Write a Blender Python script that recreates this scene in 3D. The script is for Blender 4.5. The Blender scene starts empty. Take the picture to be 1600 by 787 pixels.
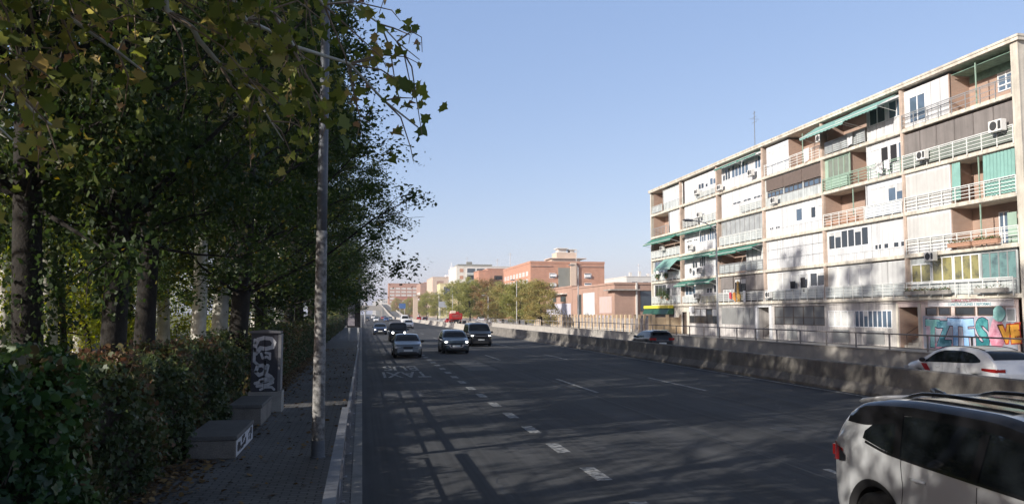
import bpy, math, random
import numpy as np
from mathutils import Vector, Matrix
R = math.radians
scene = bpy.context.scene
COL = scene.collection
# ---------------------------------------------------------------- camera, sky, sun, exposure
cam_d = bpy.data.cameras.new('camera'); cam = bpy.data.objects.new('camera', cam_d); COL.objects.link(cam)
CAMH = 2.65
cam.location = (0, 0, CAMH)
cam.rotation_euler = (R(90 + 4.35), 0, R(-10.46))
cam_d.sensor_width = 36; cam_d.lens = 28.5
cam_d.clip_start = .1; cam_d.clip_end = 6000
scene.camera = cam
SUN_EL, SUN_AZ = 23.0, 24.0        # elevation; light travels towards +X turned by this angle towards +Y
w = bpy.data.worlds.new('World'); scene.world = w; w.use_nodes = True
nt = w.node_tree; nt.nodes.clear()
sky = nt.nodes.new('ShaderNodeTexSky'); sky.sky_type = 'NISHITA'; sky.sun_disc = False
sky.sun_elevation = R(SUN_EL); sky.sun_rotation = R(270 - SUN_AZ)
sky.air_density = 1.0; sky.dust_density = 1.5; sky.ozone_density = 4.0; sky.altitude = 600
bg = nt.nodes.new('ShaderNodeBackground'); bg.inputs[1].default_value = 0.15
wo = nt.nodes.new('ShaderNodeOutputWorld')
# sky colours graded with a pale tint, faded overhead to darken shaded ground
vm = nt.nodes.new('ShaderNodeVectorMath'); vm.operation = 'MULTIPLY_ADD'
vm.inputs[1].default_value = (1.02, .673, .46)
wtc = nt.nodes.new('ShaderNodeTexCoord'); wsx = nt.nodes.new('ShaderNodeSeparateXYZ'); wmr = nt.nodes.new('ShaderNodeMapRange'); wsc = nt.nodes.new('ShaderNodeVectorMath'); wsc.operation = 'SCALE'
wmr.inputs[1].default_value = .38; wmr.inputs[2].default_value = .8; wmr.inputs[3].default_value = 1; wmr.inputs[4].default_value = .05
wsc.inputs[0].default_value = (.68, 1.22, 2.5)
nt.links.new(wtc.outputs['Generated'], wsx.inputs[0]); nt.links.new(wsx.outputs[2], wmr.inputs[0]); nt.links.new(wmr.outputs[0], wsc.inputs['Scale']); nt.links.new(wsc.outputs[0], vm.inputs[2])
nt.links.new(sky.outputs[0], vm.inputs[0]); nt.links.new(vm.outputs[0], bg.inputs[0]); nt.links.new(bg.outputs[0], wo.inputs[0])
sd = bpy.data.lights.new('sun', 'SUN'); sd.energy = 5.0; sd.angle = R(.53); sd.color = (1, .95, .87)
sun = bpy.data.objects.new('sun', sd); COL.objects.link(sun)
ld = Vector((math.cos(R(SUN_AZ)) * math.cos(R(SUN_EL)), math.sin(R(SUN_AZ)) * math.cos(R(SUN_EL)), -math.sin(R(SUN_EL))))
sun.rotation_euler = ld.to_track_quat('-Z', 'Y').to_euler(); sun.location = (-60, -30, 60)
scene.view_settings.view_transform = 'Standard'; scene.view_settings.look = 'None'
scene.view_settings.gamma = 1; scene.view_settings.exposure = 0.32
scene.render.engine = 'CYCLES'
scene.cycles.use_denoising = True
scene.cycles.max_bounces = 6; scene.cycles.diffuse_bounces = 3; scene.cycles.transmission_bounces = 4
scene.cycles.glossy_bounces = 3; scene.cycles.transparent_max_bounces = 6
rnd = random.Random(7)

# ---------------------------------------------------------------- helpers
PSI = R(10.46)
def at(x, D, y=None, z=None):
    """world point for a column of the 1600 px picture at camera depth D"""
    xr = (x - 800) / 1267 * D
    X = D * math.sin(PSI) + xr * math.cos(PSI); Y = D * math.cos(PSI) - xr * math.sin(PSI)
    if y is not None: z = CAMH + (490 - y) / 1267 * D
    return Vector((X, Y, z or 0))

MATS = {}
def mat(name, col, rough=.7, metal=0., var=.15, scale=3., bump=0., bscale=40., spec=.5, col2=None, thr=None, coat=0., emit=0., fine=0., streak=0., lanes=0.):
    if name in MATS: return MATS[name]
    m = bpy.data.materials.new(name); m.use_nodes = True; n = m.node_tree; b = n.nodes['Principled BSDF']
    b.inputs['Roughness'].default_value = rough; b.inputs['Metallic'].default_value = metal
    b.inputs['Specular IOR Level'].default_value = spec; b.inputs['Coat Weight'].default_value = coat
    b.inputs['Coat Roughness'].default_value = .06
    tc = n.nodes.new('ShaderNodeTexCoord')
    if var > 0 or col2:
        nz = n.nodes.new('ShaderNodeTexNoise'); nz.inputs['Scale'].default_value = scale; nz.inputs['Detail'].default_value = 6
        nz.inputs['Roughness'].default_value = .65
        n.links.new(tc.outputs['Object'], nz.inputs['Vector'])
        cr = n.nodes.new('ShaderNodeValToRGB'); e = cr.color_ramp.elements
        lo, hi = (thr if thr else (.3, .7))
        e[0].position = lo; e[1].position = hi
        c1 = [max(0, c * (1 - var)) for c in col]; c2 = list(col2) if col2 else [min(1, c * (1 + var)) for c in col]
        e[0].color = (*c1, 1); e[1].color = (*c2, 1)
        n.links.new(nz.outputs['Fac'], cr.inputs[0])
        out = cr.outputs[0]
        if fine > 0:
            nf = n.nodes.new('ShaderNodeTexNoise'); nf.inputs['Scale'].default_value = bscale; nf.inputs['Detail'].default_value = 3
            n.links.new(tc.outputs['Object'], nf.inputs['Vector'])
            mr = n.nodes.new('ShaderNodeMapRange'); mr.inputs[3].default_value = 1 - fine; mr.inputs[4].default_value = 1 + fine
            mr.inputs[1].default_value = .3; mr.inputs[2].default_value = .7
            n.links.new(nf.outputs['Fac'], mr.inputs[0])
            mx = n.nodes.new('ShaderNodeMix'); mx.data_type = 'RGBA'; mx.blend_type = 'MULTIPLY'; mx.inputs[0].default_value = 1
            n.links.new(out, mx.inputs[6]); n.links.new(mr.outputs[0], mx.inputs[7]); out = mx.outputs[2]
        for amt, sc in ((streak, (2.2, 2.2, .12)), (lanes, (1.1, .012, 1)), (lanes * .8, (6, .05, 1))):
            if amt <= 0: continue      # rain streaks down a wall; wear along the driving direction
            mp = n.nodes.new('ShaderNodeMapping'); mp.inputs['Scale'].default_value = sc; ns = n.nodes.new('ShaderNodeTexNoise'); ns.inputs['Scale'].default_value = 1.6; ns.inputs['Detail'].default_value = 5
            n.links.new(tc.outputs['Object'], mp.inputs[0]); n.links.new(mp.outputs[0], ns.inputs['Vector'])
            mr = n.nodes.new('ShaderNodeMapRange'); mr.inputs[1].default_value = .35; mr.inputs[2].default_value = .62; mr.inputs[3].default_value = 1 - amt; mr.inputs[4].default_value = 1 + amt * .25
            n.links.new(ns.outputs['Fac'], mr.inputs[0])
            mx = n.nodes.new('ShaderNodeMix'); mx.data_type = 'RGBA'; mx.blend_type = 'MULTIPLY'; mx.inputs[0].default_value = 1
            n.links.new(out, mx.inputs[6]); n.links.new(mr.outputs[0], mx.inputs[7]); out = mx.outputs[2]
        n.links.new(out, b.inputs['Base Color'])
    else:
        b.inputs['Base Color'].default_value = (*col, 1)
    if bump > 0:
        nb = n.nodes.new('ShaderNodeTexNoise'); nb.inputs['Scale'].default_value = bscale; nb.inputs['Detail'].default_value = 4
        n.links.new(tc.outputs['Object'], nb.inputs['Vector'])
        bp = n.nodes.new('ShaderNodeBump'); bp.inputs['Strength'].default_value = bump; bp.inputs['Distance'].default_value = .02
        n.links.new(nb.outputs['Fac'], bp.inputs['Height']); n.links.new(bp.outputs[0], b.inputs['Normal'])
    if emit > 0:
        b.inputs['Emission Color'].default_value = (*col, 1); b.inputs['Emission Strength'].default_value = emit
    MATS[name] = m
    return m

def brick_mat(name, c1, c2, mortar, scale=1., bw=.5, bh=.25, rot=False, rough=.85, msize=.02, patch=.12):
    if name in MATS: return MATS[name]
    m = bpy.data.materials.new(name); m.use_nodes = True; n = m.node_tree; b = n.nodes['Principled BSDF']
    b.inputs['Roughness'].default_value = rough
    tc = n.nodes.new('ShaderNodeTexCoord'); sep = n.nodes.new('ShaderNodeSeparateXYZ'); cmb = n.nodes.new('ShaderNodeCombineXYZ')
    n.links.new(tc.outputs['Object'], sep.inputs[0])
    if rot:   # paving: use x, y
        n.links.new(sep.outputs[0], cmb.inputs[0]); n.links.new(sep.outputs[1], cmb.inputs[1])
    else:     # walls: x+y along, z up
        ad = n.nodes.new('ShaderNodeMath'); ad.operation = 'ADD'
        n.links.new(sep.outputs[0], ad.inputs[0]); n.links.new(sep.outputs[1], ad.inputs[1])
        n.links.new(ad.outputs[0], cmb.inputs[0]); n.links.new(sep.outputs[2], cmb.inputs[1])
    bt = n.nodes.new('ShaderNodeTexBrick'); bt.inputs['Scale'].default_value = scale
    bt.inputs['Brick Width'].default_value = bw; bt.inputs['Row Height'].default_value = bh; bt.inputs['Mortar Size'].default_value = msize
    bt.inputs['Color1'].default_value = (*c1, 1); bt.inputs['Color2'].default_value = (*c2, 1); bt.inputs['Mortar'].default_value = (*mortar, 1)
    n.links.new(cmb.outputs[0], bt.inputs['Vector'])
    nz = n.nodes.new('ShaderNodeTexNoise'); nz.inputs['Scale'].default_value = .6; nz.inputs['Detail'].default_value = 6
    n.links.new(tc.outputs['Object'], nz.inputs['Vector'])
    mr = n.nodes.new('ShaderNodeMapRange'); mr.inputs[1].default_value = .3; mr.inputs[2].default_value = .7
    mr.inputs[3].default_value = 1 - patch; mr.inputs[4].default_value = 1 + patch
    n.links.new(nz.outputs['Fac'], mr.inputs[0])
    mx = n.nodes.new('ShaderNodeMix'); mx.data_type = 'RGBA'; mx.blend_type = 'MULTIPLY'; mx.inputs[0].default_value = 1
    n.links.new(bt.outputs['Color'], mx.inputs[6]); n.links.new(mr.outputs[0], mx.inputs[7])
    n.links.new(mx.outputs[2], b.inputs['Base Color'])
    bp = n.nodes.new('ShaderNodeBump'); bp.inputs['Strength'].default_value = .3; bp.inputs['Distance'].default_value = .01; bp.invert = True
    n.links.new(bt.outputs['Fac'], bp.inputs['Height']); n.links.new(bp.outputs[0], b.inputs['Normal'])
    MATS[name] = m
    return m

def leaf_mat(name, stops, trans=.35, rough=.5):
    """leaves: colour picked by each leaf's own random tint"""
    if name in MATS: return MATS[name]
    m = bpy.data.materials.new(name); m.use_nodes = True; n = m.node_tree; n.nodes.clear()
    o = n.nodes.new('ShaderNodeOutputMaterial'); a = n.nodes.new('ShaderNodeAttribute'); a.attribute_name = 'tint'
    cr = n.nodes.new('ShaderNodeValToRGB'); e = cr.color_ramp.elements
    while len(e) < len(stops): e.new(.5)
    for i, (p, c) in enumerate(stops): e[i].position = p; e[i].color = (*c, 1)
    n.links.new(a.outputs['Fac'], cr.inputs[0])
    pr = n.nodes.new('ShaderNodeBsdfPrincipled'); pr.inputs['Roughness'].default_value = rough; pr.inputs['Specular IOR Level'].default_value = .35
    tr = n.nodes.new('ShaderNodeBsdfTranslucent')
    hs = n.nodes.new('ShaderNodeHueSaturation'); hs.inputs['Saturation'].default_value = 1.15; hs.inputs['Value'].default_value = 1.5; hs.inputs['Hue'].default_value = .49
    n.links.new(cr.outputs[0], hs.inputs['Color']); n.links.new(hs.outputs[0], tr.inputs[0])
    n.links.new(cr.outputs[0], pr.inputs['Base Color'])
    mx = n.nodes.new('ShaderNodeMixShader'); mx.inputs[0].default_value = trans
    n.links.new(pr.outputs[0], mx.inputs[1]); n.links.new(tr.outputs[0], mx.inputs[2]); n.links.new(mx.outputs[0], o.inputs[0])
    MATS[name] = m
    return m

def tag(o, label=None, cat=None, group=None, kind=None):
    if label: o['label'] = label
    if cat: o['category'] = cat
    if group: o['group'] = group
    if kind: o['kind'] = kind
    return o

def empty(name, loc, label, cat, group=None, rz=0):
    o = bpy.data.objects.new(name, None); COL.objects.link(o); o.empty_display_size = .2
    o.location = loc; o.rotation_euler = (0, 0, rz)
    return tag(o, label, cat, group)

class MB:
    def __init__(s): s.v = []; s.f = []; s.m = []; s.mi = 0; s.sm = []; s.smooth = False
    def add(s, vs, fs):
        k = len(s.v); s.v += [tuple(p) for p in vs]
        for f in fs: s.f.append(tuple(i + k for i in f)); s.m.append(s.mi); s.sm.append(s.smooth)
        return s
    def box(s, x0, x1, y0, y1, z0, z1):
        x0, x1 = min(x0, x1), max(x0, x1); y0, y1 = min(y0, y1), max(y0, y1); z0, z1 = min(z0, z1), max(z0, z1)
        return s.add([(x0,y0,z0),(x1,y0,z0),(x1,y1,z0),(x0,y1,z0),(x0,y0,z1),(x1,y0,z1),(x1,y1,z1),(x0,y1,z1)],
                     [(0,3,2,1),(4,5,6,7),(0,1,5,4),(1,2,6,5),(2,3,7,6),(3,0,4,7)])
    def quadgrid(s, P, nu, nv, flip=False):
        vs = [P(i / nu, j / nv) for i in range(nu + 1) for j in range(nv + 1)]
        fs = []
        for i in range(nu):
            for j in range(nv):
                a = i * (nv + 1) + j; q = (a, a + nv + 1, a + nv + 2, a + 1)
                fs.append(q[::-1] if flip else q)
        return s.add(vs, fs)
    def prism(s, poly, axis, a, b):
        """extrude a 2D polygon: axis 'y' -> poly is (x,z); 'x' -> (y,z); 'z' -> (x,y)"""
        def P(p, t): return {'y': (p[0], t, p[1]), 'x': (t, p[0], p[1]), 'z': (p[0], p[1], t)}[axis]
        n = len(poly); vs = [P(p, a) for p in poly] + [P(p, b) for p in poly]
        fs = [tuple(range(n)), tuple(range(2 * n - 1, n - 1, -1))] + [(i, i + n, (i + 1) % n + n, (i + 1) % n) for i in range(n)]
        return s.add(vs, fs)
    def tube(s, pts, r, n=8, cap=True):
        pts = [Vector(p) for p in pts]
        rs = r if isinstance(r, (list, tuple)) else [r] * len(pts)
        vs = []; prev = None
        for i, p in enumerate(pts):
            d = (pts[min(i + 1, len(pts) - 1)] - pts[max(i - 1, 0)])
            if d.length < 1e-9: d = Vector((0, 0, 1))
            d.normalize()
            if prev is None: u = d.orthogonal().normalized()
            else: u = (prev - d * prev.dot(d)); u = u.normalized() if u.length > 1e-6 else d.orthogonal().normalized()
            prev = u; v = d.cross(u)
            for k in range(n):
                a = 2 * math.pi * k / n
                vs.append(p + (u * math.cos(a) + v * math.sin(a)) * rs[i])
        fs = []
        for i in range(len(pts) - 1):
            for k in range(n):
                fs.append((i * n + k, i * n + (k + 1) % n, (i + 1) * n + (k + 1) % n, (i + 1) * n + k))
        if cap: fs += [tuple(range(n - 1, -1, -1)), tuple((len(pts) - 1) * n + k for k in range(n))]
        return s.add(vs, fs)
    def lathe(s, prof, c, axis='z', n=24):
        """prof: (radius, along)"""
        vs = []
        for r_, t in prof:
            for k in range(n):
                a = 2 * math.pi * k / n; ca, sa = math.cos(a) * r_, math.sin(a) * r_
                vs.append({'z': (c[0] + ca, c[1] + sa, c[2] + t), 'y': (c[0] + ca, c[1] + t, c[2] + sa), 'x': (c[0] + t, c[1] + ca, c[2] + sa)}[axis])
        fs = [(i * n + k, i * n + (k + 1) % n, (i + 1) * n + (k + 1) % n, (i + 1) * n + k) for i in range(len(prof) - 1) for k in range(n)]
        fs += [tuple(range(n)), tuple((len(prof) - 1) * n + k for k in range(n - 1, -1, -1))]
        return s.add(vs, fs)
    def ball(s, c, r, n=12, m=8):
        rx, ry, rz = r if isinstance(r, (tuple, list)) else (r, r, r)
        vs = [(c[0] + rx * math.sin(math.pi * j / m) * math.cos(2 * math.pi * i / n), c[1] + ry * math.sin(math.pi * j / m) * math.sin(2 * math.pi * i / n), c[2] + rz * math.cos(math.pi * j / m)) for j in range(m + 1) for i in range(n)]
        fs = [(j * n + i, (j + 1) * n + i, (j + 1) * n + (i + 1) % n, j * n + (i + 1) % n) for j in range(m) for i in range(n)]
        return s.add(vs, fs)
    def build(s, name, mats, parent=None, local=False, origin=None, bevel=0, recalc=False):
        if not isinstance(mats, (list, tuple)): mats = [mats]
        me = bpy.data.meshes.new(name)
        if parent is not None and not local:
            L = parent
            loc = Vector((0, 0, 0))
            while L is not None: loc += L.location; L = L.parent
        elif parent is not None: loc = Vector((0, 0, 0))
        elif local: loc = Vector((0, 0, 0))
        elif origin is not None: loc = Vector(origin)
        else:
            a = np.array(s.v); loc = Vector(((a[:, 0].min() + a[:, 0].max()) / 2, (a[:, 1].min() + a[:, 1].max()) / 2, a[:, 2].min()))
        me.from_pydata([(p[0] - loc.x, p[1] - loc.y, p[2] - loc.z) for p in s.v], [], s.f)
        for m in mats: me.materials.append(m)
        me.polygons.foreach_set('material_index', s.m); me.polygons.foreach_set('use_smooth', s.sm)
        me.update()
        if recalc:
            import bmesh
            bm = bmesh.new(); bm.from_mesh(me); bmesh.ops.remove_doubles(bm, verts=bm.verts, dist=1e-5); bmesh.ops.recalc_face_normals(bm, faces=bm.faces); bm.to_mesh(me); bm.free()
        o = bpy.data.objects.new(name, me); COL.objects.link(o)
        if parent is not None: o.parent = parent
        else: o.location = loc
        if bevel:
            md = o.modifiers.new('bevel', 'BEVEL'); md.width = bevel; md.segments = 2; md.limit_method = 'ANGLE'
        return o

def struct(mb, name, mats, **k):
    o = mb.build(name, mats, **k); o['kind'] = 'structure'; return o

def text_mesh(txt, size, mb, M4, extrude=.003, offset=0., bold=False):
    """append a text's mesh (local xy plane) to mb through the matrix M4"""
    c = bpy.data.curves.new('t', 'FONT'); c.body = txt; c.size = size; c.extrude = extrude; c.offset = offset; c.align_x = 'CENTER'
    c.resolution_u = 3
    o = bpy.data.objects.new('t', c); COL.objects.link(o)
    bpy.context.view_layer.update()
    me = bpy.data.meshes.new_from_object(o.evaluated_get(bpy.context.evaluated_depsgraph_get()))
    mb.add([M4 @ v.co for v in me.vertices], [tuple(p.vertices) for p in me.polygons])
    bpy.data.objects.remove(o); bpy.data.curves.remove(c); bpy.data.meshes.remove(me)

def np_mesh(name, V, Q, tint, m, smooth=False):
    """fast mesh from arrays; Q: (n,k) faces"""
    me = bpy.data.meshes.new(name); k = Q.shape[1]
    me.vertices.add(len(V)); me.vertices.foreach_set('co', np.asarray(V, dtype=np.float32).ravel())
    me.loops.add(Q.size); me.loops.foreach_set('vertex_index', Q.astype(np.int32).ravel())
    me.polygons.add(len(Q)); me.polygons.foreach_set('loop_start', np.arange(0, Q.size, k, dtype=np.int32))
    me.update(calc_edges=True)
    if tint is not None:
        at_ = me.attributes.new('tint', 'FLOAT', 'FACE'); at_.data.foreach_set('value', tint.astype(np.float32))
    me.materials.append(m); me.validate()
    return me

LOBED = np.array([(0,-.42),(.16,-.24),(.38,-.3),(.36,-.1),(.52,.06),(.36,.13),(.3,.27),(.14,.3),(0,.55),(-.14,.3),(-.3,.27),(-.36,.13),(-.52,.06),(-.36,-.1),(-.38,-.3),(-.16,-.24)])
IVY = np.array([(0,-.42),(.3,-.36),(.42,-.02),(.16,.1),(0,.5),(-.16,.1),(-.42,-.02),(-.3,-.36)])
DIAM = np.array([(0,-.5),(.3,-.02),(0,.5),(-.3,-.02)])
def leaves_np(C, size, shape, rng, up=0., fold=.15, face=None):
    """C: (n,3) leaf centres -> V,Q ; random orientation, up = bias of the normals upwards, face = preferred normal"""
    n = len(C); k = len(shape)
    N = rng.normal(size=(n, 3)); N[:, 2] += up
    if face is not None: N += np.asarray(face)
    N /= np.linalg.norm(N, axis=1)[:, None] + 1e-9
    T = rng.normal(size=(n, 3)); T -= (T * N).sum(1)[:, None] * N; T /= np.linalg.norm(T, axis=1)[:, None] + 1e-9
    B = np.cross(N, T)
    sz = size * rng.uniform(.5, 1.4, size=n)
    sx = shape[:, 0][None, :] * sz[:, None]; sy = shape[:, 1][None, :] * sz[:, None]
    bend = (np.abs(shape[:, 0]) - .15)[None, :] * sz[:, None] * fold * rng.uniform(-1, 1.6, size=(n, 1))
    V = C[:, None, :] + sx[:, :, None] * T[:, None, :] + sy[:, :, None] * B[:, None, :] + bend[:, :, None] * N[:, None, :]
    Q = np.arange(n * k).reshape(n, k)
    return V.reshape(-1, 3), Q
# ---------------------------------------------------------------- materials of the setting
m_asph = mat('asphalt', (.058, .059, .062), .9, var=.25, scale=.35, bump=.5, bscale=120, fine=.4, lanes=.3)
m_asph2 = mat('asphalt_patch', (.1, .1, .102), .9, var=.15, scale=2, bump=.4, bscale=120, fine=.3)
m_asph3 = mat('asphalt_ramp', (.13, .13, .125), .9, var=.12, scale=.1, bump=.3, bscale=60, fine=.2)
m_earth = mat('earth', (.075, .06, .04), .95, var=.4, scale=1.5, bump=.8, bscale=30, col2=(.09, .1, .045), fine=.3)
m_conc = mat('concrete', (.33, .31, .28), .9, var=.3, scale=1.2, bump=.4, bscale=50, fine=.15)
m_barrier_shade = mat('barrier_concrete_shade', (.18, .165, .145), .9, var=.35, scale=1.6, bump=.5, bscale=45, fine=.15)
m_barrier_pale = mat('pale_concrete', (.4, .37, .33), .9, var=.15, scale=1.3, bump=.3, bscale=40, fine=.1)
m_kerb = mat('kerb_stone', (.2, .195, .185), .85, var=.25, scale=3, bump=.4, bscale=60, fine=.2)
m_pave = brick_mat('pavers', (.15, .145, .14), (.115, .112, .11), (.05, .05, .048), scale=1, bw=.24, bh=.12, rot=True, msize=.012, patch=.25)
m_pave2 = brick_mat('promenade_paving', (.4, .38, .35), (.36, .34, .31), (.25, .24, .22), scale=1, bw=.4, bh=.4, rot=True, msize=.01)
def paint_mat():
    m = mat('road_paint', (.1, .1, .1), .8, var=0.01, col2=(.36, .36, .35), scale=8, thr=(.42, .56), bump=.3, bscale=120, fine=.1)
    return m
m_paint = paint_mat()

def grid_sheet(x0, x1, y0, y1, z, nx=1, ny=1):
    m = MB(); m.quadgrid(lambda u, v: (x0 + (x1 - x0) * u, y0 + (y1 - y0) * v, z), nx, ny); return m
struct(grid_sheet(-2500, 2500, -300, 4500, -.12), 'ground', m_earth, origin=(0, 0, 0))
struct(grid_sheet(.04, 16.9, -40, 1500, 0), 'road', m_asph, origin=(0, 0, 0))
struct(grid_sheet(16.9, 23.9, -40, 560, -.006), 'service_road', m_asph, origin=(0, 0, 0))
sw = MB(); sw.box(-3.3, -.12, -40, 560, -.1, .13)
struct(sw, 'sidewalk', m_pave, origin=(0, 0, 0))
kb = MB()
for i in range(600):
    y = -40 + i; kb.box(-.117, .04, y + .006, y + .994, -.05, .135)
struct(kb, 'kerb', m_kerb, origin=(0, 0, 0))
pk = MB(); pk.box(-60, -3.304, -40, 560, -.1, .1)
struct(pk, 'park_ground', m_earth, origin=(0, 0, 0))
pr = MB(); pr.box(24.26, 33.2, -10, 560, -.1, .35); pr.box(33.2, 120, -10, 35, -.1, .346); pr.box(33.2, 120, 35, 560, -.1, .346)
struct(pr, 'promenade', m_pave2, origin=(24, 0, 0))

# painted markings
mk = MB(); Z = .004
def line(x, y0, y1, wd=.12): mk.box(x - wd / 2, x + wd / 2, y0, y1, .001, Z)
for i in range(60): line(3.86, 5.4 + 2.62 * i - .55, 5.4 + 2.62 * i + .55, .26)
for i in range(16):
    for x in (7.85, 11.75): line(x, 7.1 + 19.55 * i, 12.9 + 19.55 * i, .13)
line(15.95, 2, 400, .16)
line(17.75, -10, 400, .12); line(23.4, -10, 400, .12)
struct(mk, 'lane_markings', m_paint, origin=(0, 0, 0))
tx = MB()
def road_word(word, x, y, size, sy):
    text_mesh(word, size, tx, Matrix.Translation((x, y, .003)) @ Matrix.Diagonal((1.0, sy, 1, 1)) @ Matrix.Rotation(math.pi, 4, 'Z'), .001, .012)
road_word('TAXI', 1.9, 37.6, .92, 5.0)
road_word('BUS', 1.9, 41.8, 1.0, 4.6)
struct(tx, 'lane_words', m_paint, origin=(0, 0, 0))
pt = MB(); pt.box(.7, 1.98, 26.2, 28.4, .001, .0045); pt.box(5.0, 6.4, 38, 46, .001, .0045)
struct(pt, 'road_patch', m_asph2, origin=(0, 0, 0))
# manhole cover in the lane
# tar-filled cracks and seams
rr = random.Random(12); ck = MB()
def crack(x0, y0, x1, y1, wd, jit, n=14):
    pts = [(x0 + (x1 - x0) * i / n + rr.uniform(-jit, jit), y0 + (y1 - y0) * i / n + rr.uniform(-jit, jit)) for i in range(n + 1)]
    for i in range(n):
        a, b = Vector(pts[i]), Vector(pts[i + 1]); d = (b - a).normalized(); nn = Vector((-d.y, d.x)) * wd * rr.uniform(.4, 1) / 2; z = .0022
        ck.add([(a.x - nn.x, a.y - nn.y, z), (b.x - nn.x, b.y - nn.y, z), (b.x + nn.x, b.y + nn.y, z), (a.x + nn.x, a.y + nn.y, z)], [(0, 1, 2, 3)])
crack(7.45, 4, 7.5, 60, .05, .02, 60); crack(11.3, 4, 11.35, 70, .05, .02, 60); crack(.1, 21, 7.4, 21.6, .03, .06); crack(7.4, 33, 15.8, 33.4, .03, .07)
for k in range(9): x = rr.uniform(.5, 13); y = rr.uniform(6, 34); crack(x, y, x + rr.uniform(-1.5, 2.5), y + rr.uniform(-3, 3), .022, .12, 10)
struct(ck, 'road_seams', mat('tar_seam', (.012, .012, .013), .6, var=0), origin=(0, 0, 0))
mh = MB(); mh.smooth = False; mh.lathe([(.31, .0), (.31, .006), (.27, .008)], (9.6, 17.5, 0), 'z', 20)
struct(mh, 'road_manhole', mat('cast_iron', (.06, .06, .06), .6, .6, bump=.4, bscale=60))

# far ramp that climbs away from the barrier
rp = MB(); prof = [(400, -.02), (440, .7), (520, 3.0), (640, 7.0), (760, 10.6), (830, 12.2), (900, 12.9), (1100, 13.0)]
def ramp_x(y): return 15.6 + (y - 400) / 430 * 1.8
rv = []; rf = []
for i, (y, z) in enumerate(prof):
    rv += [(ramp_x(y), y, -.1), (ramp_x(y), y, z), (ramp_x(y) + 6.6, y, z), (ramp_x(y) + 6.6, y, -.1)]
    if i: a = 4 * i - 4; rf += [(a, a + 1, a + 5, a + 4), (a + 1, a + 2, a + 6, a + 5), (a + 2, a + 3, a + 7, a + 6)]
rp.add(rv, rf)
struct(rp, 'ramp', m_asph3, origin=(18, 400, 0))
for side, nm in ((-.18, 'left'), (6.62, 'right')):
    rb = MB()
    for i in range(len(prof) - 1):
        (y0, z0), (y1, z1) = prof[i], prof[i + 1]
        xa, xb = ramp_x(y0) + side, ramp_x(y1) + side
        rb.add([(xa, y0, z0 - .3), (xa + .3, y0, z0 - .3), (xa + .3, y0, z0 + 1.0), (xa, y0, z0 + 1.0), (xb, y1, z1 - .3), (xb + .3, y1, z1 - .3), (xb + .3, y1, z1 + 1.0), (xb, y1, z1 + 1.0)],
               [(0, 1, 2, 3), (4, 7, 6, 5), (0, 3, 7, 4), (1, 5, 6, 2), (3, 2, 6, 7)])
    o = rb.build('ramp_parapet', m_barrier_pale)
    tag(o, 'pale concrete parapet climbing the %s edge of the distant ramp' % nm, 'parapet', 'ramp parapets')

# median jersey barrier
jb = MB()
P = [(16.25, 0), (16.25, .1), (16.47, .36), (16.55, .93), (16.6, .96), (16.8, .96), (16.85, .93), (16.93, .36), (17.15, .1), (17.15, 0)]
y = -12
while y < 112:
    jb.prism(P, 'y', y + .012, y + 5.988); y += 6
o = jb.build('median_barrier', m_barrier_shade, origin=(16.7, 50, 0), recalc=True)  # darker concrete: the shade on this run is put into its colour
tag(o, 'grey concrete barrier dividing the main road from the service road, nearer stained run', 'barrier', 'road barriers')
jb = MB(); y = 112
while y < 400:
    jb.prism([(a, b * .98) for a, b in P], 'y', y + .012, y + 5.988); y += 6
o = jb.build('median_barrier', m_barrier_pale, origin=(16.7, 250, 0), recalc=True)  # same barrier, paler: the sunlight on this run is put into its colour
tag(o, 'concrete barrier coloured pale for sunlight, running on beyond the black van to the ramp', 'barrier', 'road barriers')

# retaining wall with a railing, right of the service road
rw = MB(); y = -6
while y < 240:
    rw.box(23.9, 24.255, y + .01, y + 7.99, -.1, .95); rw.box(23.86, 24.3, y + .01, y + 7.99, .953, 1.0); y += 8
o = rw.build('retaining_wall', m_barrier_pale, origin=(24, 100, 0))
tag(o, 'low pale concrete wall along the far side of the service road, under the metal railing', 'wall')
m_steel = mat('galvanised_steel', (.3, .3, .3), .45, .7, var=.15, scale=5)
m_railbrown = mat('rusty_rail', (.26, .23, .21), .6, .3, var=.25, scale=6)
fe = empty('promenade_railing', (24.08, 100, 1.0), 'long thin brown metal railing on the low wall in front of the apartment block', 'railing')
rl = MB(); rl.tube([(24.08, -6, 1.72), (24.08, 240, 1.72)], .035, 6); rl.tube([(24.08, -6, 1.12), (24.08, 240, 1.12)], .02, 5)
rl.build('top_rail', m_railbrown, fe)
y = -5; k = 0
pp = MB(); pp.box(-.03, .03, -.03, .03, 0, .7); p0 = None
while y < 190:
    if p0 is None: p0 = pp.build('post', m_railbrown, fe, local=True); o = p0
    else: o = p0.copy(); COL.objects.link(o)
    o.location = (0, y - 100, 0); y += 2.6
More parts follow.
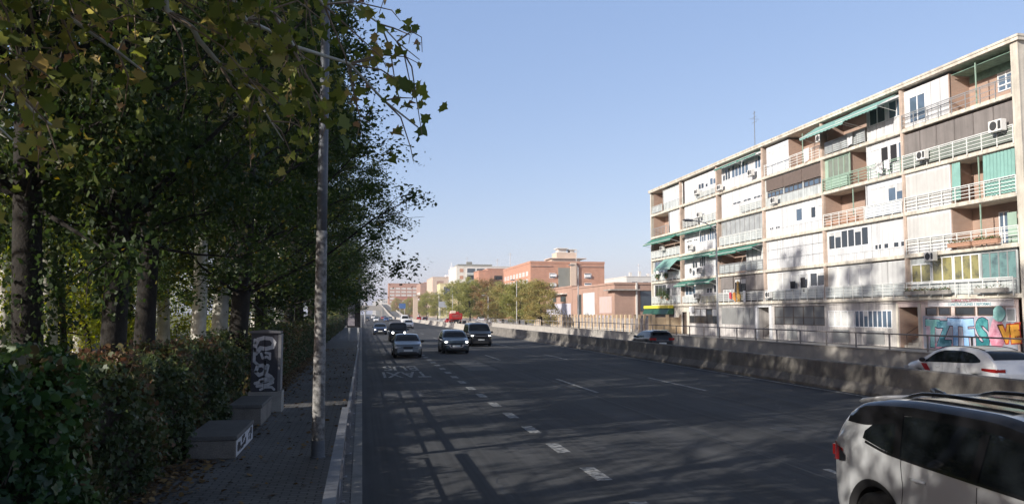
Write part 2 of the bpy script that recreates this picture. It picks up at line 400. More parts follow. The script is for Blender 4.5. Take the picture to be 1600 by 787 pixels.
# near guard rail between the sidewalk and the road
m_gr = mat('guard_rail_steel', (.22, .22, .235), .5, .45, var=.2, scale=4, bump=.2, bscale=40, fine=.1)
def guard(name, label, x0, y0, x1, y1, top, wd, post_step, lower=True):
    e = empty(name, (x0, y0, .13), label, 'guard rail', 'metal guard rails along the kerb')
    def X(y): return x0 + (x1 - x0) * (y - y0) / (y1 - y0)
    b = MB(); b.add([(X(y) + dx, y, z) for y in (y0, y1) for dx, z in ((-wd / 2, top - .07), (wd / 2, top - .07), (wd / 2, top), (-wd / 2, top))],
                    [(0, 1, 2, 3), (4, 7, 6, 5), (0, 4, 5, 1), (1, 5, 6, 2), (2, 6, 7, 3), (3, 7, 4, 0)])
    b.build('handrail', m_gr, e)
    if lower:
        for zz in (.42, .68):
            b = MB(); b.tube([(X(y0), y0, zz), (X(y1), y1, zz)], .022, 6); b.build('lower_bar', m_gr, e)
    y = y0 + .15
    while y < y1:
        b = MB(); b.box(X(y) - .035, X(y) + .035, y - .03, y + .03, .13, top - .073); b.box(X(y) - .07, X(y) + .07, y - .07, y + .07, .13, .145)
        b.build('post', m_gr, e); y += post_step
    return e
guard('guard_rail', 'wide flat-topped metal guard rail on the kerb right beside the near sidewalk', -.26, 1.0, -.26, 14.6, 1.03, .115, 1.7)
guard('guard_rail', 'thin metal railing continuing the kerb line past the near lamp post', -.22, 15.0, -.16, 42, .95, .05, 2.0)
guard('guard_rail', 'distant stretch of thin kerb railing beside the tall sign panel', -.2, 42.4, -.2, 110, .95, .05, 4.0)
# ---------------------------------------------------------------- the long apartment block
FX, YL, GZ = 36.3, 98.35, .35     # facade plane, far end, ground
BW = 9.86; YN = YL - 6 * BW - .3   # near end
UF = [0]
FL = [.35, 3.8, 6.65, 9.5, 12.35, 15.2, 18.05]
def U(x, f=None):                  # metres from the far end for a column measured in the photograph, on floor f
    if f is None: f = UF[0]
    z = (1.8 if f == 0 else FL[f] + 1.3) - CAMH; th = R(4.35); c, s_ = math.cos(PSI), math.sin(PSI); X = FX - .1; a = x - 800
    return YL - (1266.7 * c * X - a * (X * s_ * math.cos(th) + z * math.sin(th))) / (a * c * math.cos(th) + 1266.7 * s_)
def snap(u0, u1):                  # an infill that nearly reaches a pillar meets it
    k = int(((u0 + u1) / 2) // BW); a, b = k * BW + (.131 if k > 0 else .251), (k + 1) * BW - .131
    if u0 < a + .32: u0 = a
    if u1 > b - .32: u1 = b
    return u0, u1
m_white = mat('white_render', (.63, .635, .64), .8, var=.09, scale=.8, bump=.1, bscale=30, fine=.04, streak=.2)
m_cream = mat('cream_slab_edge', (.62, .57, .48), .8, var=.16, scale=1.5, bump=.15, bscale=30, fine=.06, streak=.25)
m_pink = mat('pinkish_pillar', (.5, .4, .33), .85, var=.25, scale=1.2, fine=.08)
m_brickr = brick_mat('recess_brick', (.41, .26, .19), (.35, .22, .165), (.38, .33, .28), bw=.25, bh=.075, msize=.01)
m_taupe = mat('taupe_blind', (.25, .225, .21), .7, var=.14, scale=1, streak=.2)
m_grey_blind = mat('pale_grey_blind', (.56, .56, .55), .7, var=.1, scale=1, streak=.15)
m_cream_blind = mat('cream_blind', (.61, .6, .575), .7, var=.08, scale=1, streak=.14)
m_bluewh = mat('bluish_white_panel', (.62, .66, .71), .6, var=.06, scale=1)
m_frame = mat('white_window_frame', (.8, .8, .8), .5, var=.03)
m_aframe = mat('aluminium_frame', (.42, .42, .41), .45, .5, var=.05)
m_bframe = mat('brown_frame', (.1, .075, .06), .5, var=.1)
m_glass = mat('dark_glass', (.03, .037, .045), .06, var=0, spec=.9)
m_glassb = mat('blue_glass', (.09, .13, .18), .08, var=.2, scale=.7, spec=.9)
m_glassg = mat('curtained_glass', (.36, .37, .36), .2, var=.25, scale=1.2, spec=.7)
m_glassy = mat('yellow_curtained_glass', (.33, .3, .12), .2, var=.1, scale=1.6, spec=.7, col2=(.1, .1, .07), thr=(.48, .66))
m_glasst = mat('teal_curtained_glass', (.17, .3, .29), .2, var=.1, scale=1.6, spec=.7, col2=(.07, .11, .12), thr=(.48, .66))
m_glassw = mat('pale_curtained_glass', (.6, .6, .58), .2, var=.12, scale=1.5, spec=.6)
m_wrail = mat('white_rail', (.72, .73, .7), .5, var=.08)
m_grail = mat('green_rail', (.3, .42, .33), .5, var=.1)
m_frost = mat('frosted_panel', (.5, .53, .52), .4, var=.2, scale=1.4, fine=.06, streak=.25)
m_greenp = mat('green_panel', (.33, .45, .36), .5, var=.12, scale=1.4)
m_green = mat('green_awning', (.05, .19, .14), .85, var=.2, scale=2, streak=.2)
m_teal = mat('teal_canvas', (.2, .37, .33), .85, var=.15, scale=1.2)
m_ac = mat('ac_casing', (.72, .71, .68), .5, var=.06, scale=3)
m_acg = mat('ac_grille', (.05, .05, .05), .6, var=0)
m_shut = mat('grey_shutter', (.3, .3, .29), .6, .2, var=.14, scale=.8, fine=.06)
m_joint = mat('sheet_joint_grey', (.2, .2, .2), .8, var=.2)  # dark grey of the joint lines between facade sheets
m_dark = mat('dark_interior', (.02, .02, .022), .9, var=0)
m_roof = mat('roof_gravel', (.25, .22, .2), .9, var=.2)
m_wall0 = mat('ground_floor_render', (.52, .49, .46), .9, var=.25, scale=.7, bump=.2, bscale=25, fine=.1, streak=.3)
m_terra = mat('terracotta', (.42, .24, .16), .8, var=.2, scale=8)
m_door = mat('door_paint', (.3, .3, .28), .6, var=.1)

blk = empty('apartment_block', (FX, (YL + YN) / 2, GZ), 'long white five-storey apartment block with glazed balconies and green awnings', 'apartment block')
def fb(m, u0, u1, d0, d1, z0, z1):      # facade box: u along, d outwards (towards the road)
    return m.box(FX - d1, FX - d0, YL - u1, YL - u0, z0, z1)
PB = lambda m, name, mt, par=None: m.build(name, mt, par or blk)
LTOT = YL - YN
# core, end walls, roof
c = MB(); fb(c, .25, LTOT - .25, -12, -1.5, GZ, 18.0); PB(c, 'wall', m_brickr)
c = MB(); fb(c, .0, .25, -12, .1, GZ, 18.0); PB(c, 'end_wall', m_cream)
c = MB(); fb(c, LTOT - .43, LTOT + .1, -12, .1, GZ, 18.0); fb(c, LTOT - .43, LTOT + .11, .1, .16, GZ, 18.2); PB(c, 'end_wall', m_cream)
c = MB(); fb(c, -.1, LTOT + .3, -12.2, .3, 18.003, 18.2); fb(c, -.14, LTOT + .34, -12.25, .34, 18.2, 18.34); PB(c, 'roof', m_cream)
c = MB(); fb(c, 2, LTOT - 2, -9, -3, 18.34, 18.5); PB(c, 'roof_deck', m_roof)
for i in range(1, 6):
    c = MB(); fb(c, .252, LTOT - .252, -1.49, .12, FL[i] - .26, FL[i]); fb(c, .252, LTOT - .435, .12, .15, FL[i] - .24, FL[i] - .03); PB(c, 'floor_slab', m_cream)
for i in range(1, 6):
    c = MB(); u = i * BW; 
    for k in range(1, 6): fb(c, u - .13, u + .13, -1.49, .1, FL[k], FL[k + 1] - (.26 if k < 5 else .05))
    fb(c, u - .07, u + .07, .1, .145, FL[1], 17.99); PB(c, 'pillar', m_pink)

def window(u0, u1, z0, z1, n=1, fm=None, gm=None, d=.02, transom=None, name='window', par=None, lift=0):
    fm = fm or m_frame; gm = gm or m_glass; t = min(.055, (z1 - z0) * .12)
    m = MB(); fb(m, u0, u1, d, d + .06, z1 - t, z1); fb(m, u0, u1, d, d + .06, z0, z0 + t)
    for i in range(n + 1):
        uc = u0 + (u1 - u0) * i / n; a = max(u0, uc - t / 2 - (.012 if 0 < i < n else 0)); b = min(u1, uc + t / 2 + (.012 if 0 < i < n else 0))
        if i == 0: b = u0 + t
        if i == n: a = u1 - t
        fb(m, a, b, d, d + .058, z0 + t, z1 - t)
    if transom: zt = z0 + (z1 - z0) * transom; fb(m, u0 + t, u1 - t, d, d + .055, zt - .03, zt + .03)
    w_ = PB(m, name, fm, par)
    g = MB(); fb(g, u0 + .01, u1 - .01, d - .012, d + .022, z0 + .01, z1 - .01); g.build('pane', gm, w_)
    if z1 - z0 > .7 and gm in (m_glass, m_glassb, m_glassw) and name == 'window':    # roller blinds let down by different amounts
        for i in range(n):
            if rnd.random() < .55: continue
            a = u0 + (u1 - u0) * i / n + t * .8; b = u0 + (u1 - u0) * (i + 1) / n - t * .8; zz = z1 - t - (z1 - z0) * rnd.choice((.18, .3, .45))
            g = MB(); fb(g, a, b, d + .024, d + .034, zz, z1 - t); g.build('blind', m_grey_blind if gm is not m_glassw else m_cream_blind, w_)
    return w_
def panel(u0, u1, z0, z1, mt, d=0, th=.06, ribs=0, name='enclosure_panel', vribs=0):
    m = MB(); fb(m, u0, u1, d - th, d, z0, z1)
    if ribs:
        z = z0 + .06
        while z < z1 - .04: fb(m, u0 + .01, u1 - .01, d, d + .012, z, z + ribs * .55); z += ribs
    if vribs:
        u = u0 + .02
        while u < u1 - .05: fb(m, u, min(u + vribs * .6, u1), d, d + .012, z0 + .01, z1 - .01); u += vribs
    return PB(m, name, mt)
def pwall(u0, u1, zb, holes, mt, zt=None, d=0, name='enclosure_panel', snp=True):
    """wall with window openings: holes (u0,u1,z0,z1) in order along u"""
    if snp: u0, u1 = snap(u0, u1)
    m = MB(); zt = zt or zb + 2.59; u = u0
    for (a, b, c0, c1) in holes:
        if a > u: fb(m, u, a, d - .06, d, zb, zt)
        fb(m, a, b, d - .06, d, zb, c0); fb(m, a, b, d - .06, d, c1, zt); u = b
    if u < u1: fb(m, u, u1, d - .06, d, zb, zt)
    o = PB(m, name, mt); j = MB(); n = max(1, round((u1 - u0) / .95)); lo = min([h[2] for h in holes] + [zt])     # sheet joints
    for i in range(1, n):
        uc = u0 + (u1 - u0) * i / n; fb(j, uc - .014, uc + .014, d, d + .004, zb + .02, lo - .03)
        if not any(a - .03 < uc < b + .03 for a, b, *_ in holes): fb(j, uc - .011, uc + .011, d, d + .0035, lo, zt - .02)
    if holes: fb(j, u0 + .01, u1 - .01, d, d + .005, lo - .03, lo - .012) if snp else None
    if j.v: j.build('joint', m_joint, o)
    return o
def encl(x0, x1, f, wins, mt=None, u=None, **k):
    """enclosed balcony between picture columns x0..x1 on floor f: wins = (xa, xb, h0, h1, n, frame, glass)"""
    UF[0] = f; u0, u1 = snap(U(x0), U(x1)); zb = FL[f]; H = 2.59
    hs = sorted([(U(a), U(b), zb + h0 * H, zb + h1 * H) for a, b, h0, h1, *_ in wins])
    pwall(u0, u1, zb, hs, mt or m_white, d=-.12)
    for a, b, h0, h1, n, fm, gm in wins: window(U(a), U(b), zb + h0 * H, zb + h1 * H, n, fm, gm, d=-.17)
def rail(x0, x1, f, mt=None, back=None, d=.16, bars=4, h=1.0, toprail=None):
    UF[0] = f; u0, u1 = snap(U(x0), U(x1)); zb = FL[f]; m = MB(); mt = mt or m_wrail
    fb(m, u0, u1, d - .02, d + .03, zb + h - .05, zb + h)
    for i in range(bars): z = zb + .2 + i * (h - .32) / max(1, bars - 1) * .95; fb(m, u0, u1, d - .008, d + .014, z, z + .035)
    n = max(1, round((u1 - u0) / 1.15))
    for i in range(n + 1): uc = u0 + .025 + (u1 - u0 - .05) * i / n; fb(m, uc - .022, uc + .022, d - .03, d + .02, zb - .1, zb + h - .052)
    o = PB(m, 'balcony_railing', mt)
    if back:
        g = MB(); fb(g, u0 + .02, u1 - .02, d - .045, d - .033, zb + .1, zb + h - .08); g.build('infill_panel', back, o)
def recess(x0, x1, f, door=None, shade=False, post=None, win=None):
    UF[0] = f; u0, u1 = snap(U(x0), U(x1)); zb = FL[f]
    m = MB(); fb(m, u0 - .06, u0, -1.49, -.061, zb, zb + 2.59); PB(m, 'side_wall', m_brickr)
    m = MB(); fb(m, u1, u1 + .06, -1.49, -.061, zb, zb + 2.59); PB(m, 'side_wall', m_white)
    if door: window(U(door[0]), U(door[1]), zb + .03, zb + 2.1, 2, m_frame, m_glassb, d=-1.5, transom=.35, name='balcony_door')
    if win: window(U(win[0]), U(win[1]), zb + .8, zb + 2.0, 2, m_frame, m_glassb, d=-1.5, transom=.3)
    if post: m = MB(); fb(m, U(post) - .03, U(post) + .03, -.06, 0, zb, zb + 2.59); PB(m, 'post', m_grail)
def awning(x0, x1, f, out=1.1, drop=.75, top=2.5, mt=None, val=.18):
    UF[0] = f; u0, u1 = U(x0), U(x1); z = FL[f] + top; m = MB(); n = 12; th = .02
    for i in range(n):
        a = u0 + (u1 - u0) * i / n; b = u0 + (u1 - u0) * (i + 1) / n; s = .0
        x_in, x_out = FX - .17, FX - .17 - out
        m.add([(x_in, YL - a, z), (x_in, YL - b, z), (x_out, YL - b, z - drop), (x_out, YL - a, z - drop),
               (x_in, YL - a, z - th), (x_in, YL - b, z - th), (x_out, YL - b, z - drop - th), (x_out, YL - a, z - drop - th)],
              [(0, 1, 2, 3), (4, 7, 6, 5), (0, 4, 5, 1), (2, 6, 7, 3), (0, 3, 7, 4), (1, 5, 6, 2)])
        zz = z - drop - th; mid = (a + b) / 2
        m.add([(x_out, YL - a, zz), (x_out, YL - b, zz), (x_out, YL - b, zz - val * .7), (x_out, YL - mid, zz - val), (x_out, YL - a, zz - val * .7)], [(0, 1, 2, 3, 4)])
    o = PB(m, 'awning', mt or m_green)
    m = MB(); m.tube([(x_out, YL - u0, z - drop), (x_out, YL - u1, z - drop)], .03, 6)
    for uu in (u0 + .05, u1 - .05):
        m.tube([(FX - .1, YL - uu, z - drop - .35), (x_out + .02, YL - uu, z - drop - .02)], .018, 5)
    m.build('awning_frame', m_wrail, o)
def glazed(x0, x1, f, n, h0=.36, h1=.97, fm=None, gm=None, low=None, transom=None):
    encl(x0, x1, f, [(x0 + .6, x1 - .6, h0, h1, n, fm or m_frame, gm or m_glassg)], low or m_white)
def louvre(x0, x1, f, h0, h1, n, mt):
    UF[0] = f; u0, u1 = snap(U(x0), U(x1)); zb = FL[f]; H = 2.59
    for i in range(n):
        a = u0 + (u1 - u0) * i / n + .03; b = u0 + (u1 - u0) * (i + 1) / n - .03
        panel(a, b, zb + h0 * H, zb + h1 * H, mt, d=.02, th=.05, ribs=.06, name='roller_blind')

ACL = []
def ac(x, f, h, label, d=.2, s=1.):
    UF[0] = f; u = U(x); z = FL[f] + h * 2.59; loc = (FX - d - .15, YL - u, z)
    e = empty('air_conditioner', loc, label, 'air conditioner', 'air conditioning units on the long facade')
    m = MB(); m.box(FX - d - .32 * s, FX - d, YL - u - .42 * s, YL - u + .42 * s, z, z + .58 * s); m.build('casing', m_ac, e, bevel=.015)
    m = MB(); xf = FX - d - .32 * s
    m.lathe([(.23 * s, 0), (.23 * s, -.012), (.2 * s, -.018)], (xf, YL - u + .1 * s, z + .3 * s), 'x', 18); m.box(xf - .008, xf + .002, YL - u - .39 * s, YL - u - .2 * s, z + .1, z + .5 * s)
    m.build('fan_grille', m_acg, e)
    m = MB()
    for yy in (-.33, .33): m.box(FX - d - .36, FX - .0, YL - u + yy - .02, YL - u + yy + .02, z - .045, z - .003); m.tube([(FX - .02, YL - u + yy, z - .38), (FX - d - .3, YL - u + yy, z - .05)], .014, 4)
    m.build('bracket', m_steel, e)

W, A, B = m_frame, m_aframe, m_bframe
# ---- bay b5 (nearest, columns 1414..1588)
encl(1413.5, 1480, 5, [(1416, 1441, .1, .8, 2, m_frame, m_glassb)], m_white)
recess(1480, 1586, 5, win=(1524, 1549), post=1522)
rail(1413.5, 1586, 5, m_aframe, None, bars=3, h=.95)
m = MB(); fb(m, U(1483, 5), U(1585, 5), -1.35, -.1, FL[5] + 2.42, FL[5] + 2.46); fb(m, U(1483, 5), U(1585, 5), -1.45, -1.4, FL[5] + 1.95, FL[5] + 2.46); PB(m, 'shade_net', mat('green_net', (.16, .26, .2), .9, var=.4, scale=3))
pwall(U(1413.5, 4), U(1586, 4), FL[4], [], m_shut, zt=FL[4] + 1.0)
louvre(1414, 1586, 4, .4, .93, 6, m_taupe); rail(1413.5, 1586, 4, m_wrail, mat('dull_green_panel', (.2, .23, .2), .7, var=.2), d=.2)
pwall(U(1413.5, 3), U(1483, 3), FL[3], [], m_white); louvre(1415, 1482, 3, .12, .93, 1, m_cream_blind)
recess(1484, 1586, 3, door=(1512, 1530), post=1527)
def curtain(x0, x1, f, h0, h1, mt, d=.04, amp=.05, nf=9, name='curtain'):
    UF[0] = f; u0, u1 = U(x0), U(x1); m = MB(); m.smooth = True; zb = FL[f]
    m.quadgrid(lambda a, b: (FX - d - amp * math.sin(a * nf * 6.28) * (1 - .5 * b) - .05 * (1 - b), YL - (u0 + (u1 - u0) * a), zb + 2.59 * (h0 + (h1 - h0) * b)), nf * 8, 6)
    m.quadgrid(lambda a, b: (FX - d + .012 - amp * math.sin(a * nf * 6.28) * (1 - .5 * b) - .05 * (1 - b), YL - (u0 + (u1 - u0) * a), zb + 2.59 * (h0 + (h1 - h0) * b)), nf * 8, 6)
    return PB(m, name, mt)
curtain(1486, 1499, 3, .06, .97, m_teal, nf=4, d=.0); curtain(1535, 1585, 3, .02, .97, m_teal, nf=9, d=.02)
rail(1413.5, 1586, 3, m_wrail, None, h=.98, bars=4)
pwall(U(1413.5, 2), U(1484, 2), FL[2], [], m_white); louvre(1416, 1483, 2, .2, .93, 1, m_cream_blind)
recess(1485, 1586, 2, door=(1526, 1541), post=1530); rail(1413.5, 1586, 2, m_wrail, None, h=.98)
m = MB(); fb(m, U(1552), U(1566), -.9, -.86, FL[2], FL[2] + 1.9); PB(m, 'shutter', m_greenp)
encl(1413.5, 1586, 1, [(1420, 1450, .33, .82, 2, W, m_glassy), (1452, 1484, .33, .95, 2, W, m_glassy), (1486, 1526, .33, .95, 3, W, m_glassy), (1529, 1584, .33, .95, 4, A, m_glasst)], m_frost)
rail(1418, 1586, 1, m_wrail, None, h=.95, bars=4, d=.25)
# ---- bay b4 (1289..1411)
recess(1290, 1351, 5, door=(1326, 1340)); rail(1289, 1352, 5, m_aframe, m_frost, bars=5)
awning(1277, 1347, 5, 1.5, .95, 2.5, m_teal); awning(1335, 1403, 5, 1.5, .85, 2.56, m_teal)
encl(1352, 1410, 5, [(1354, 1379, .42, .9, 2, W, m_glass), (1384, 1409, .42, .9, 2, W, m_glassb)], m_white)
encl(1289, 1324, 4, [(1290, 1323, .38, .96, 4, m_grail, mat('greenish_glass', (.2, .22, .17), .2, var=.2, scale=1.5, spec=.7))], m_greenp)
recess(1325, 1351, 4, door=(1338, 1352), post=1326)
encl(1352, 1410, 4, [(1355, 1371, .3, .83, 1, W, m_glassw), (1372, 1384, .3, .83, 1, W, m_dark), (1386, 1398, .3, .83, 1, W, m_dark), (1399, 1409, .3, .83, 1, W, m_glassb)], m_white)
rail(1289, 1410.5, 4, m_grail, None, h=1.0)
m = MB(); fb(m, U(1290), U(1324), .12, .128, FL[4] + .08, FL[4] + .9); PB(m, 'infill_panel', m_greenp)
recess(1290, 1350, 3, door=(1334, 1350), post=1331); rail(1289, 1351, 3, m_wrail, None, h=1.0)
encl(1352, 1410, 3, [(1356, 1381, .38, .85, 2, W, m_glassw), (1383, 1409, .38, .85, 2, W, m_glassb)], m_bluewh)
rail(1352, 1410.5, 3, m_wrail, m_bluewh, h=.98)
encl(1289, 1410.5, 2, [(1291, 1353, .4, .93, 6, W, m_glass), (1362, 1373, .22, .38, 2, W, m_glass), (1376, 1384, .22, .38, 1, W, m_glass), (1391, 1400, .22, .38, 1, W, m_glass), (1402, 1409, .22, .38, 1, W, m_glass)], m_white)
encl(1289, 1358, 1, [(1290, 1357, .3, .96, 4, W, m_glassw)], m_white)
louvre(1359, 1410, 1, .3, .96, 2, m_grey_blind); pwall(U(1358, 1), U(1410.5, 1), FL[1], [], m_grey_blind, zt=FL[1] + .75)
rail(1292, 1410.5, 1, m_wrail, m_frost, h=.98)
# ---- bay b3 (1194..1286)
encl(1194.5, 1229, 5, [(1196, 1208, .35, .85, 2, W, m_glassw), (1212, 1227, .35, .88, 2, W, m_glassw)], m_bluewh)
recess(1230, 1285, 5, door=(1262, 1272), post=1252); rail(1194.5, 1285.5, 5, m_wrail, None, h=1.0)
encl(1194.5, 1285.5, 4, [(1196, 1220, .32, .5, 4, B, m_glassb), (1222, 1250, .32, .52, 4, B, m_glassb), (1252, 1284, .32, .52, 4, B, m_glassb)], m_frost)
louvre(1196, 1284, 4, .54, .95, 3, mat('brown_blind', (.17, .13, .11), .7, var=.1))
encl(1194.5, 1285.5, 3, [(1199, 1205, .28, .36, 2, W, m_glass), (1208, 1215, .28, .36, 2, W, m_glass), (1240, 1250, .38, .8, 1, W, m_glassb), (1263, 1271, .38, .75, 1, W, m_glass), (1273, 1281, .38, .75, 1, W, m_glassw)], m_white)
encl(1194.5, 1285.5, 2, [], m_white)
m = MB()
for i in range(5): uu = U(1198) + (U(1283) - U(1198)) * i / 4; fb(m, uu - .015, uu + .015, 0, .01, FL[2] + .05, FL[2] + 2.5)
for h in (.35, .68): fb(m, U(1197), U(1284), 0, .012, FL[2] + h * 2.59, FL[2] + h * 2.59 + .03)
PB(m, 'panel_joints', m_grey_blind)
encl(1194.5, 1285.5, 1, [(1197, 1231, .35, .95, 3, W, m_glassw), (1233, 1260, .42, .85, 2, W, m_glassw), (1262, 1285, .42, .85, 2, W, m_glass)], m_white)
rail(1196, 1285, 1, m_wrail, m_frost, h=.98)
# ---- bay b2 (1124..1192)
awning(1124, 1157, 5, .5, .25, 2.55, m_green); awning(1158, 1190, 5, .5, .25, 2.55, m_green)
encl(1124.5, 1192, 5, [(1126, 1138, .38, .85, 3, W, m_glass), (1140, 1166, .38, .88, 5, W, m_glassb), (1176, 1190, .4, .9, 3, W, m_glassb)], m_white)
encl(1124.5, 1192, 4, [(1142, 1154, .44, .52, 2, W, m_glass), (1158, 1170, .44, .52, 2, W, m_glass), (1174, 1190, .44, .52, 3, W, m_glass)], m_white)
rail(1157, 1191, 4, m_wrail, m_frost, h=.85)
glazed(1124.5, 1192, 3, 9, .38, .97, m_aframe, m_glassg, m_grey_blind); rail(1125, 1191, 3, m_wrail, m_frost, h=1.0)
awning(1122, 1142, 2, .9, .5, 2.5, m_green); awning(1143, 1165, 2, .95, .5, 2.5, m_green); awning(1166, 1190, 2, .9, .4, 2.52, m_green)
recess(1125.5, 1164, 2, door=(1143, 1152)); encl(1165, 1192, 2, [(1166, 1191, .38, .95, 4, A, m_glassw)], m_frost); rail(1124.5, 1191, 2, m_aframe, m_frost, h=1.0)
encl(1124.5, 1192, 1, [(1145, 1163, .3, .88, 2, B, m_glass), (1127, 1143, .25, .5, 3, W, m_glassg)], m_taupe)
louvre(1126, 1144, 1, .52, .97, 1, m_taupe); louvre(1164, 1191, 1, .42, .97, 2, m_taupe); rail(1125, 1191, 1, m_wrail, m_shut, h=.95)
# ---- bay b1 (1067..1122)
encl(1067, 1122, 5, [(1072, 1081, .36, .46, 3, W, m_glassw), (1088, 1097, .4, .66, 2, W, m_glass), (1099, 1103, .4, .58, 1, W, m_glass), (1106, 1116, .42, .72, 2, W, m_glassb)], m_white)
rail(1087, 1121, 5, m_wrail, m_frost, h=.7)
encl(1067, 1122, 4, [], m_white); rail(1067.5, 1091, 4, m_wrail, m_shut, h=.95); rail(1099, 1121.5, 4, m_wrail, m_frost, h=.95)
awning(1066, 1092, 3, .6, .3, 2.52, m_green); awning(1092.5, 1121, 3, .6, .3, 2.52, m_green)
encl(1067, 1122, 3, [(1070, 1078, .48, .54, 2, W, m_glass), (1081, 1087, .48, .54, 2, W, m_glass), (1090, 1100, .36, .84, 3, W, m_glassb), (1102, 1120, .36, .88, 5, W, m_glassb)], m_white)
awning(1067, 1094, 2, .6, .3, 2.52, m_green); awning(1094.5, 1120, 2, .6, .3, 2.52, m_green)
encl(1067, 1122, 2, [(1079, 1087, .4, .75, 2, W, m_glass), (1090, 1099, .42, .95, 3, W, m_glass), (1102, 1111, .5, .85, 3, W, m_glassg)], m_white)
awning(1065, 1084, 1, .9, .45, 2.52, m_green); awning(1086, 1121, 1, .8, .4, 2.56, m_green)
encl(1067, 1122, 1, [(1068, 1084, .36, .76, 3, W, m_glassb), (1101, 1110, .4, .62, 2, W, m_glass), (1112, 1121, .4, .72, 2, W, m_glass)], m_cream_blind)
rail(1067, 1090, 1, m_wrail, m_frost, h=.85); rail(1096, 1121, 1, m_wrail, mat('yellowish_panel', (.5, .46, .3), .6, var=.1), h=.85)
# ---- bay b0 (1019..1065)
recess(1020, 1034, 5); encl(1034.5, 1065, 5, [(1036, 1064, .38, .93, 6, W, m_glassw)], m_frost); rail(1019, 1035, 5, m_frost, m_frost, h=.95)
recess(1020, 1043, 4, door=(1036, 1040)); encl(1044, 1065, 4, [], m_white); rail(1019, 1044, 4, m_aframe, None)
awning(1019, 1038, 3, 1.15, .7, 2.5, m_green); awning(1038.5, 1063, 3, 1.15, .7, 2.5, m_green)
recess(1020, 1063, 3, door=(1048, 1054)); rail(1019, 1065, 3, m_wrail, m_frost)
encl(1019.5, 1040, 2, [(1021, 1039, .4, .96, 4, A, m_glassb)], m_frost); recess(1041, 1063, 2, door=(1050, 1056)); awning(1038, 1064, 2, 1.3, 1.25, 2.55, m_teal); rail(1019, 1065, 2, m_wrail, m_frost)
encl(1019.5, 1065, 1, [(1021, 1044, .38, .94, 4, A, m_glass), (1047, 1055, .4, .75, 2, A, m_glassg)], m_cream_blind); rail(1019, 1065, 1, m_wrail, m_frost)

# ---- ground floor
UF[0] = 0
gz, gt = GZ, FL[1] - .26
def gwall(x0, x1, holes, mt=m_wall0):
    pwall(U(x0), U(x1), gz, [(U(a), U(b), gz + c0, gz + c1) for a, b, c0, c1 in holes], mt, zt=gt, name='ground_floor_wall', snp=False)
gwall(1018, 1180, [(1019.5, 1054, .0, 2.55), (1065, 1072, 0, 2.5), (1076, 1121, 1.25, 2.85), (1126, 1179, 1.25, 2.9)])
gwall(1180, 1206, [(1184, 1202, 0, 2.9)], m_white)
gwall(1206, 1400, [(1209, 1287, 1.35, 2.95), (1293, 1392, 1.3, 2.55)])
gwall(1400, 1590, [(1403, 1434, 0, 2.75)], mat('rosy_render', (.62, .5, .46), .9, var=.14, scale=.8, fine=.08))

panel(U(1019.5), U(1054), gz, gz + 2.55, mat('scribbled_shutter', (.55, .52, .5), .7, var=.25, scale=5, col2=(.34, .3, .34)), d=-.03, ribs=.1, name='shop_shutter')
panel(U(1065), U(1072), gz, gz + 2.4, m_bframe, d=-.2, name='entrance_door'); panel(U(1056), U(1076), gz + 2.5, gt, m_cream, d=.05, name='door_surround')
for xa, xb in ((1056, 1064.6), (1072.4, 1075.6)): panel(U(xa), U(xb), gz, gz + 2.5, m_cream, d=.05, name='door_surround')
window(U(1076), U(1121), gz + 1.25, gz + 2.85, 5, m_bframe, m_glass, d=-.05)
louvre_m = mat('mesh_grille', (.17, .17, .165), .6, .2, var=.12, scale=1)
panel(U(1126), U(1150), gz + 1.25, gz + 2.9, m_shut, d=-.02, vribs=.12, name='window_grille'); window(U(1150.3), U(1179), gz + 1.25, gz + 2.9, 3, m_aframe, m_shut, d=-.05)
# white portal with a handrail
for xa, xb in ((1180, 1184), (1202, 1206)): panel(U(xa), U(xb), gz, gz + 3.1, m_white, d=.12, th=.11, name='door_surround')
panel(U(1184), U(1202), gz + 2.9, gz + 3.1, m_white, d=.12, th=.11, name='door_surround')
def porch(x0, x1, mt, ztop):
    u0, u1 = U(x0), U(x1); m = MB()
    fb(m, u0 - .04, u0, -1.49, -.061, gz, gz + ztop); fb(m, u1, u1 + .04, -1.49, -.061, gz, gz + ztop); fb(m, u0, u1, -1.495, -1.45, gz, gz + ztop); PB(m, 'porch_wall', mt)
    m = MB()
    for i in range(4): fb(m, u0 + .02, u1 - .02, -1.44, -.35 - i * .28, gz + .001 + i * .17, gz + (i + 1) * .17)
    PB(m, 'steps', m_conc)
    m = MB(); m.tube([(FX + .1, YL - u0 - (u1 - u0) * .3, gz + .95), (FX + 1.3, YL - u0 - (u1 - u0) * .3, gz + 1.6)], .025, 6); m.tube([(FX + .1, YL - u0 - (u1 - u0) * .3, gz), (FX + .1, YL - u0 - (u1 - u0) * .3, gz + .97)], .022, 6); m.tube([(FX + 1.3, YL - u0 - (u1 - u0) * .3, gz + .6), (FX + 1.3, YL - u0 - (u1 - u0) * .3, gz + 1.62)], .022, 6)
    PB(m, 'handrail', m_bframe)
porch(1184, 1202, m_wall0, 2.9); porch(1403, 1434, m_brickr, 2.75)
window(U(1209), U(1287), gz + 1.35, gz + 2.95, 5, m_bframe, louvre_m, d=-.05, transom=.4)
window(U(1293), U(1333), gz + 1.3, gz + 2.55, 4, W, m_glassw, d=-.05); window(U(1334), U(1392), gz + 1.3, gz + 2.55, 8, W, m_glassb, d=-.05)
for a, b in ((1228, 1244), (1300, 1325), (1352, 1380)): panel(U(a), U(b), gz + .12, gz + 1.1, m_shut, d=.03, th=.03, ribs=.09, name='vent_shutter')
panel(U(1400), U(1403), gz, gz + 3.0, m_cream, d=.06, name='door_surround'); panel(U(1434), U(1438), gz, gz + 3.0, m_cream, d=.06, name='door_surround')
